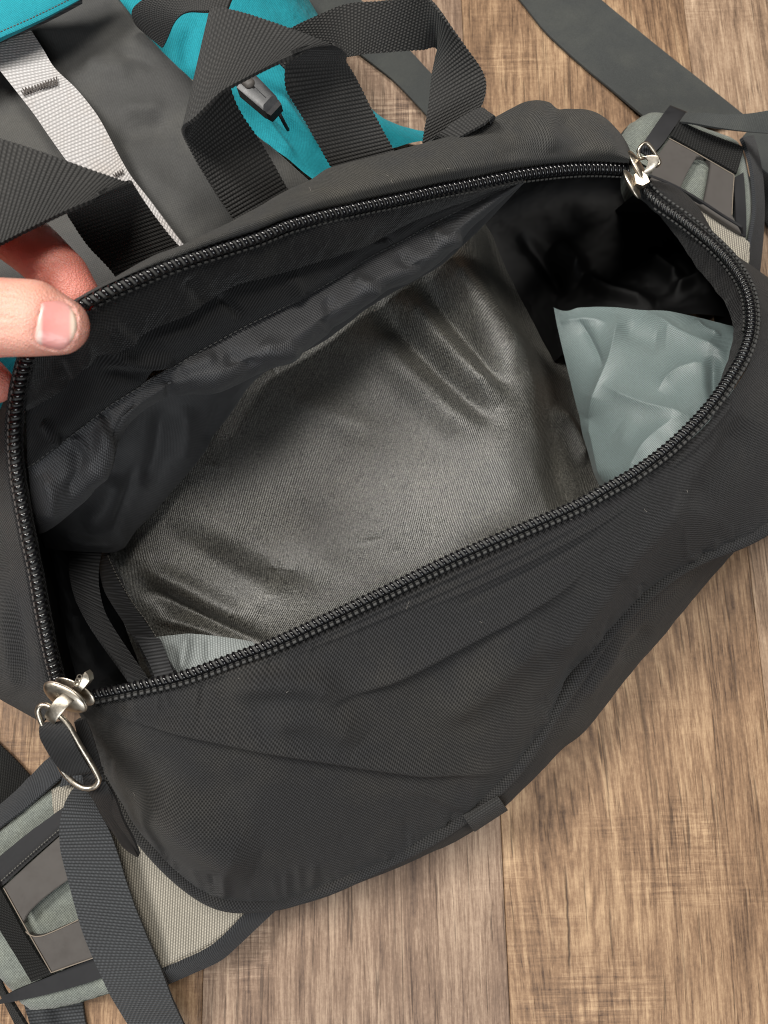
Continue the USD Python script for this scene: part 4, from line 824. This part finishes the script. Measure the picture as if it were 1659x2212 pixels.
# ---- zip sliders
def slider_lower():
    at = frame(140, 1507, .15)
    k = .2       # mm per pixel here
    q = lambda x, y, z: ((x - 140) * k, -(y - 1507) * k, z)
    dome = trimesh.creation.icosphere(3, 1.0); dome.vertices *= (9.6, 5.8, 2.0)
    dome = trimesh.intersections.slice_mesh_plane(dome, (0, 0, 1), (0, 0, -.6), cap=True)
    ca, sa = math.cos(math.radians(-30)), math.sin(math.radians(-30))
    M = np.eye(4); M[:2, :2] = [[ca, -sa], [sa, ca]]
    T1 = trimesh.transformations.rotation_matrix(math.radians(28), [ca, sa, 0])
    dome.apply_transform(M); dome.apply_transform(T1)
    p = put('zip_slider', local_mesh(dome, at), 'nickel', BP, smooth=50, label='tarnished nickel zip slider at the lower left corner')
    low = trimesh.creation.icosphere(3, 1.0); low.vertices *= (9.2, 5.2, 1.2); low.apply_transform(M); low.apply_transform(T1); low.apply_translation((1.5, 1, -6))
    put('lower_plate', local_mesh(low, at), 'nickel', p, smooth=50)
    rim = np.array([(9.3 * math.cos(a), 5.3 * math.sin(a), -.5) for a in np.linspace(0, 2 * np.pi, 48, endpoint=False)])
    rim = trimesh.transform_points(trimesh.transform_points(rim, M), T1)
    put('rim', tube_mesh(at(rim), .0006, 8, True), 'nickel', p)
    post = hull_points([q(x, y, z) for x, y in ((147, 1488), (157, 1496), (172, 1462), (178, 1457), (184, 1464), (186, 1476), (168, 1498)) for z in (-6, -1.2)] + [q(158, 1486, .2), q(174, 1466, .2)])
    put('post', local_mesh(post, at), 'nickel', p, smooth=35)
    for cx, cy in ((164, 1479), (167, 1473), (170, 1466)):
        t = trimesh.creation.torus(1.0, .25, major_sections=18, minor_sections=6); t.apply_translation(q(cx, cy, .2)); put('stamped_ring', local_mesh(t, at), 'nickel', p, smooth=60)
    # bridge that holds the pull
    br = curve([q(158, 1498, 1.2), q(152, 1504, 3.6), q(142, 1514, 5.0), q(132, 1526, 5.2), q(122, 1540, 4.4), q(115, 1549, 2.6), q(112, 1552, .5)], 26)
    wd = np.array([.76, -.65, 0])
    g = np.stack([br - wd * 2.6, br - wd * 2.0 + [0, 0, .3], br + [0, 0, .45], br + wd * 2.0 + [0, 0, .3], br + wd * 2.6])
    put('bridge', sheet(at(g), .0011), 'nickel', p)
    # wire pull
    w = curve([q(124, 1528, 3), q(112, 1518, 3.4), q(98, 1520, 3.2), q(93, 1534, 2.6), q(98, 1556, 1.6), q(112, 1600, .5), q(130, 1650, -1.5), q(148, 1676, -2.5), q(166, 1689, -2.8), q(188, 1691, -2.6), q(201, 1682, -2.2), q(203, 1668, -2), q(192, 1642, -1), q(176, 1606, 1), q(158, 1566, 2.6), q(140, 1542, 3.2), q(130, 1534, 3.2)], 110)
    put('pull_loop', tube_mesh(at(w), .0011, 10), 'nickel', p)
    # cloth strip threaded on it
    def st(name, rows, mat):
        S = np.array([[*q(*r[:3]), *q(*r[3:])] for r in rows]); t = chord((S[:, :3] + S[:, 3:]) / 2)
        n = 60; A = interp(t, S[:, :3], np.linspace(0, 1, n)); B = interp(t, S[:, 3:], np.linspace(0, 1, n)); s = np.linspace(0, 1, 9)[:, None, None]
        g = A[None] * (1 - s) + B[None] * s; g[..., 2] += .5 * np.sin(np.pi * s[..., 0])
        return put(name, sheet(at(g), .0011), mat, p)
    st('pull_strip', [(95, 1554, 1.2, 142, 1550, 2.0), (96, 1568, 3.2, 154, 1560, 3.4), (101, 1590, 3.2, 161, 1580, 3.2), (115, 1622, 1.8, 170, 1606, 2.0), (129, 1650, -.2, 180, 1634, 0), (143, 1664, -1.4, 188, 1652, -1.2), (150, 1668, -3.5, 190, 1662, -3)], 'pull_cloth')
    for rows in ([(160, 1560, .140, 184, 1552, .141), (168, 1600, .140, 200, 1592, .141), (174, 1650, .139, 214, 1640, .140), (180, 1692, .137, 226, 1690, .138), (206, 1736, .130, 240, 1716, .137), (226, 1774, .120, 250, 1760, .124), (256, 1818, .106, 272, 1800, .110), (288, 1848, .092, 299, 1853, .092)],
                 [(188, 1692, .138, 228, 1688, .139), (214, 1728, .130, 250, 1730, .134), (230, 1770, .118, 266, 1774, .122), (256, 1806, .104, 286, 1812, .108), (284, 1842, .09, 300, 1848, .092)]):
        strap('pull_tail', rows, 'pull_cloth', p, 60, 9, .0012, .0006)
slider_lower()

def slider_upper():
    at = frame(1384, 364, .112); k = .215
    q = lambda x, y, z: ((x - 1384) * k, -(y - 364) * k, z)
    ang = math.radians(-62); ca, sa = math.cos(ang), math.sin(ang)
    M = np.eye(4); M[:2, :2] = [[ca, -sa], [sa, ca]]
    T1 = trimesh.transformations.rotation_matrix(math.radians(-48), [ca, sa, 0])
    d = trimesh.creation.icosphere(3, 1.0); d.vertices *= (9.2, 5.0, 2.0); d.apply_transform(M); d.apply_transform(T1); d.apply_translation(q(1378, 362, 0))
    p = put('zip_slider', local_mesh(d, at), 'nickel', BP, smooth=50, label='nickel zip slider at the upper right corner')
    d2 = trimesh.creation.icosphere(3, 1.0); d2.vertices *= (8.6, 4.6, 1.8); d2.apply_transform(M); d2.apply_transform(T1); d2.apply_translation(q(1366, 398, -2))
    put('lower_plate', local_mesh(d2, at), 'nickel', p, smooth=50)
    for c, r in (((1378, 362, 0), 9.1), ):
        rim = np.array([(9.2 * math.cos(a), 4.6 * math.sin(a), 0) for a in np.linspace(0, 2 * np.pi, 40, endpoint=False)])
        rim = trimesh.transform_points(trimesh.transform_points(rim, M), T1) + q(*c)
        put('rim', tube_mesh(at(rim), .0007, 8, True), 'nickel', p)
    post = hull_points([q(x, y, z) for x, y in ((1364, 384), (1380, 374), (1394, 386), (1401, 402), (1384, 411), (1368, 406)) for z in (-3, 3.0)])
    put('post', local_mesh(post, at), 'nickel', p, smooth=35)
    br = curve([q(1376, 342, 1), q(1380, 348, 4), q(1392, 346, 6), q(1402, 352, 6.4), q(1404, 364, 5.6), q(1398, 376, 4), q(1392, 384, 2)], 26)
    wd = np.array([.95, .15, 0.2])
    g = np.stack([br - wd * 2.7, br - wd * 1.6 + [0, 0, .3], br + [0, 0, .4], br + wd * 1.6 + [0, 0, .3], br + wd * 2.7])
    put('bridge', sheet(at(g), .0011), 'nickel', p)
    w = curve([q(1378, 344, 3), q(1372, 330, 4.5), q(1380, 318, 5), q(1394, 316, 4.6), q(1404, 325, 4), q(1418, 340, 2.5), q(1427, 352, 1.5), q(1424, 358, 1.2), q(1408, 360, 2.4), q(1398, 352, 4), q(1388, 346, 5)], 70)
    put('pull_loop', tube_mesh(at(w), .0009, 10), 'nickel', p)
    S = [(1372, 322, 1, 1392, 310, 1), (1390, 332, 1.6, 1404, 320, 1.6), (1410, 350, .6, 1424, 344, .6)]
    S = np.array([[*q(*r[:3]), *q(*r[3:])] for r in S]); t = chord(S[:, :3]); A = interp(t, S[:, :3], np.linspace(0, 1, 14)); B = interp(t, S[:, 3:], np.linspace(0, 1, 14)); s = np.linspace(0, 1, 7)[:, None, None]
    put('pull_strip', sheet(at(A[None] * (1 - s) + B[None] * s), .0011), 'binding_cloth', p)
slider_upper()

# ================================================================== HAND
HD = thing('hand', 'bare hand pinching the raised zipped edge of the bag between thumb and fingers', 'hand')
def chain_hull(joints, flat=1.0, nflat=(0, 0, 1)):
    """limb through joints (picture x, y, height, radius in metres)"""
    out = []
    sph = trimesh.creation.icosphere(2, 1.0).vertices
    pts = [(P(np.array(j[:3], float)), j[3], j[4] if len(j) > 4 else flat) for j in joints]
    F_ = np.array(nflat, float)
    for (a, ra, fa), (b, rb, fb) in zip(pts[:-1], pts[1:]):
        sa = sph * ra; sa = sa - np.outer(sa @ F_, F_) * (1 - fa)
        sb = sph * rb; sb = sb - np.outer(sb @ F_, F_) * (1 - fb)
        h = trimesh.convex.convex_hull(np.vstack([a + sa, b + sb]))
        out.append(manifold3d.Manifold(manifold3d.Mesh(np.asarray(h.vertices, np.float32), np.asarray(h.faces, np.uint32))))
    return out
zt = .2315
pieces = chain_hull([(-330, 735, .222, .0165), (-170, 712, .228, .0150), (-20, 686, .232, .0129, .88), (66, 687, .2320, .0126, .80), (128, 704, .2300, .0096, .74), (140, 708, .2290, .0078, .74)])
pieces += chain_hull([(-420, 380, .20, .0125), (-230, 400, .19, .0118), (-30, 462, .189, .0114), (70, 535, .19, .0110), (135, 595, .191, .0100), (168, 640, .19, .0084)])
pieces += chain_hull([(-420, 520, .185, .0125), (-300, 600, .188, .0112), (-150, 720, .19, .0105), (-60, 800, .19, .0098), (-18, 828, .19, .0078)])
pieces += chain_hull([(-460, 640, .17, .0115), (-340, 720, .172, .0105), (-220, 830, .172, .0095), (-130, 890, .172, .008)])
pieces += chain_hull([(-480, 760, .155, .0105), (-390, 830, .157, .0095), (-300, 910, .157, .0085), (-230, 950, .157, .0075)])
palm = []
sph = trimesh.creation.icosphere(2, 1.0).vertices
palm_pts = np.vstack([P(np.array((x, y, z), float)) + sph * r for x, y, z, r in ((-420, 380, .2, .013), (-420, 520, .185, .013), (-460, 640, .17, .012), (-480, 760, .155, .011), (-800, 560, .2, .017), (-800, 760, .17, .016), (-520, 660, .213, .016))])
h = trimesh.convex.convex_hull(palm_pts); palm.append(manifold3d.Manifold(manifold3d.Mesh(np.asarray(h.vertices, np.float32), np.asarray(h.faces, np.uint32))))
pieces += palm + chain_hull([(-330, 735, .222, .0165), (-560, 700, .212, .0185), (-800, 660, .19, .02)]) + chain_hull([(-800, 660, .186, .026, .75), (-1100, 700, .18, .026, .75), (-1500, 740, .17, .032, .8)])
M_ = manifold3d.Manifold.batch_boolean(pieces, manifold3d.OpType.Add).refine_to_length(.0022)
mm = M_.to_mesh(); hm_ = trimesh.Trimesh(mm.vert_properties[:, :3], mm.tri_verts, process=True)
trimesh.smoothing.filter_taubin(hm_, lamb=.5, nu=.53, iterations=16)
hm_ = hm_.subdivide() if len(hm_.faces) < 90000 else hm_
trimesh.smoothing.filter_taubin(hm_, lamb=.5, nu=.53, iterations=6)
V = np.array(hm_.vertices); N = np.array(hm_.vertex_normals)
# picture coordinates of the vertices, for the creases and the bed of the nail
def proj(V):
    r = V - EYE; d = r @ VD
    return np.stack([CX + FPX * (r @ VR) / d, CY - FPX * (r @ VU) / d], -1)
XY = proj(V); faceup = np.clip((N * (EYE - V)).sum(1) / np.linalg.norm(EYE - V, axis=1), 0, 1)
NAIL = smooth_poly([(90, 653), (112, 649), (135, 650), (152, 658), (163, 676), (168, 698), (165, 722), (152, 744), (132, 757), (108, 754), (86, 747), (74, 738), (75, 718), (79, 695), (84, 670)], 90)
npg = Polygon(NAIL)
top_ = (faceup > .25) & (V[:, 2] > .222)
dd = shapely.distance(shapely.points(XY), npg.exterior); ins = shapely.contains_xy(npg, XY[:, 0], XY[:, 1])
off = np.where(ins, -.0009 * np.clip(dd / 5, 0, 1), .0007 * np.exp(-(dd / 5) ** 2)) * top_
def crease(poly, w, h, zmin=0, zmax=9):
    d, s, a = seg_dist(XY, poly)
    return h * np.exp(-(d / w) ** 2) * (faceup > .1) * ((V[:, 2] > zmin) & (V[:, 2] < zmax)) * np.clip(np.sin(np.pi * np.clip(a, .05, .95)) * 2, 0, 1)
for poly, w, h_ in (([(8, 622), (22, 650), (28, 690)], 3.2, -.0009), ([(-2, 640), (8, 670), (12, 700)], 3, -.0008), ([(22, 700), (26, 725), (14, 745)], 3, -.0008), ([(36, 640), (40, 665), (38, 690)], 2.4, -.0005), ([(-14, 650), (-8, 690), (-12, 720)], 3, -.0008)):
    off += crease(poly, w, h_, .222)
for poly, w, h_ in (([(55, 590), (95, 578), (128, 562)], 4, -.0012), ([(60, 596), (100, 586)], 3, -.0008), ([(110, 545), (130, 556), (150, 560)], 3, -.0003)):
    off += crease(poly, w, h_, 0, .222)
V2 = V + N * off[:, None]
flush = np.clip(.15 + .62 * (V[:, 2] < .2185) + .16 * (XY[:, 0] > 100) + .25 * (faceup < .35), 0, 1)  # reddens lower fingers for light showing through them, also tip and edges
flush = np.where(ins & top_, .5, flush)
# blur the painted reddening along the mesh
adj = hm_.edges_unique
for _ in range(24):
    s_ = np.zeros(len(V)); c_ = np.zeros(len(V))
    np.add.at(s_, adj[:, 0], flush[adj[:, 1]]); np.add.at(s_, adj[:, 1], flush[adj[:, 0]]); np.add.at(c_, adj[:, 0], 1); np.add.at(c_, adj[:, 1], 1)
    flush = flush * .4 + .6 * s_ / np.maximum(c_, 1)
put('skin', (V2, np.array(hm_.faces)), 'skin', HD, prim={'flush': flush})
# the nail: a thin curved shell lying on its bed
from scipy.interpolate import LinearNDInterpolator
sel = top_ & (np.hypot(XY[:, 0] - 120, XY[:, 1] - 704) < 100)
zi_ = LinearNDInterpolator(XY[sel], V[sel, 2])
inner = npg.buffer(-1.2)
gx, gy = np.meshgrid(np.arange(68, 176, 2.2), np.arange(642, 764, 2.2)); c = np.c_[gx.ravel(), gy.ravel()]
c = c[shapely.contains_xy(inner.buffer(-1.2), c[:, 0], c[:, 1])]
bd = np.array([inner.exterior.interpolate(s).coords[0] for s in np.arange(0, inner.exterior.length, 2.2)])
A = np.vstack([bd, c]); T = Delaunay(A).simplices; T = T[shapely.contains_xy(inner.buffer(.01), *A[T].mean(1).T)]
zz = zi_(A); zz = np.where(np.isnan(zz), np.nanmin(zz), zz)
dn = shapely.distance(shapely.points(A), inner.exterior)
top_pts = P(np.c_[A, zz + .00035 - .0005 * np.exp(-(dn / 3) ** 2)])
bot_pts = P(np.c_[A, zz - .0012])[:len(bd)]; k = len(bd); s = np.arange(k); s2 = (s + 1) % k; n0 = len(A)
F = np.vstack([T, np.stack([s, n0 + s, s2], 1), np.stack([s2, n0 + s, n0 + s2], 1)])
Vn = np.vstack([top_pts, bot_pts])
tn = np.cross(Vn[T[:, 1]] - Vn[T[:, 0]], Vn[T[:, 2]] - Vn[T[:, 0]])
if tn[:, 2].mean() < 0: F[:len(T)] = F[:len(T), ::-1]
fl_ = np.clip((np.r_[A[:, 0], A[:k, 0]] - 76) / 90, 0, 1)
put('thumb_nail', (Vn, F), 'nail', HD, prim={'flush': fl_})

# lint and dust on the cloth
lv, lf, k = [], [], 0
for i in range(16):
    x, y = rng.uniform(250, 1500), 0
    y = 1500 - (x - 200) * .42 + rng.uniform(20, 330)
    if rng.random() < .3: x, y = rng.uniform(500, 1300), 0; y = 480 - (x - 560) * .16 - rng.uniform(10, 60)
    z = None
    L_ = rng.uniform(.0006, .0022) if i > 0 else .007
    LINT = (x, y, L_, rng.uniform(0, 6.28), rng.normal(0, 1.2))
    d0 = P(np.array((x, y, .1))); ray = (d0 - EYE) / np.linalg.norm(d0 - EYE)
    hit = CLOTH_RAY(ray)
    if hit is None: continue
    t = np.linspace(-.5, .5, 7); a = LINT[3] + LINT[4] * t
    pts = np.cumsum(np.stack([np.cos(a), np.sin(a), 0 * a], 1) * L_ / 7, 0); pts -= pts.mean(0)
    v, f, _ = tube_mesh(hit + pts + np.array([0, 0, .0009]), (.00005 if i > 7 else .00004), 4); lv.append(v); lf.append(tri(f) + k); k += len(v)
p = put('lint', (np.vstack(lv), np.vstack(lf)), 'lint', BP)
stage.GetPrimAtPath(p).SetCustomDataByKey('kind', 'stuff')
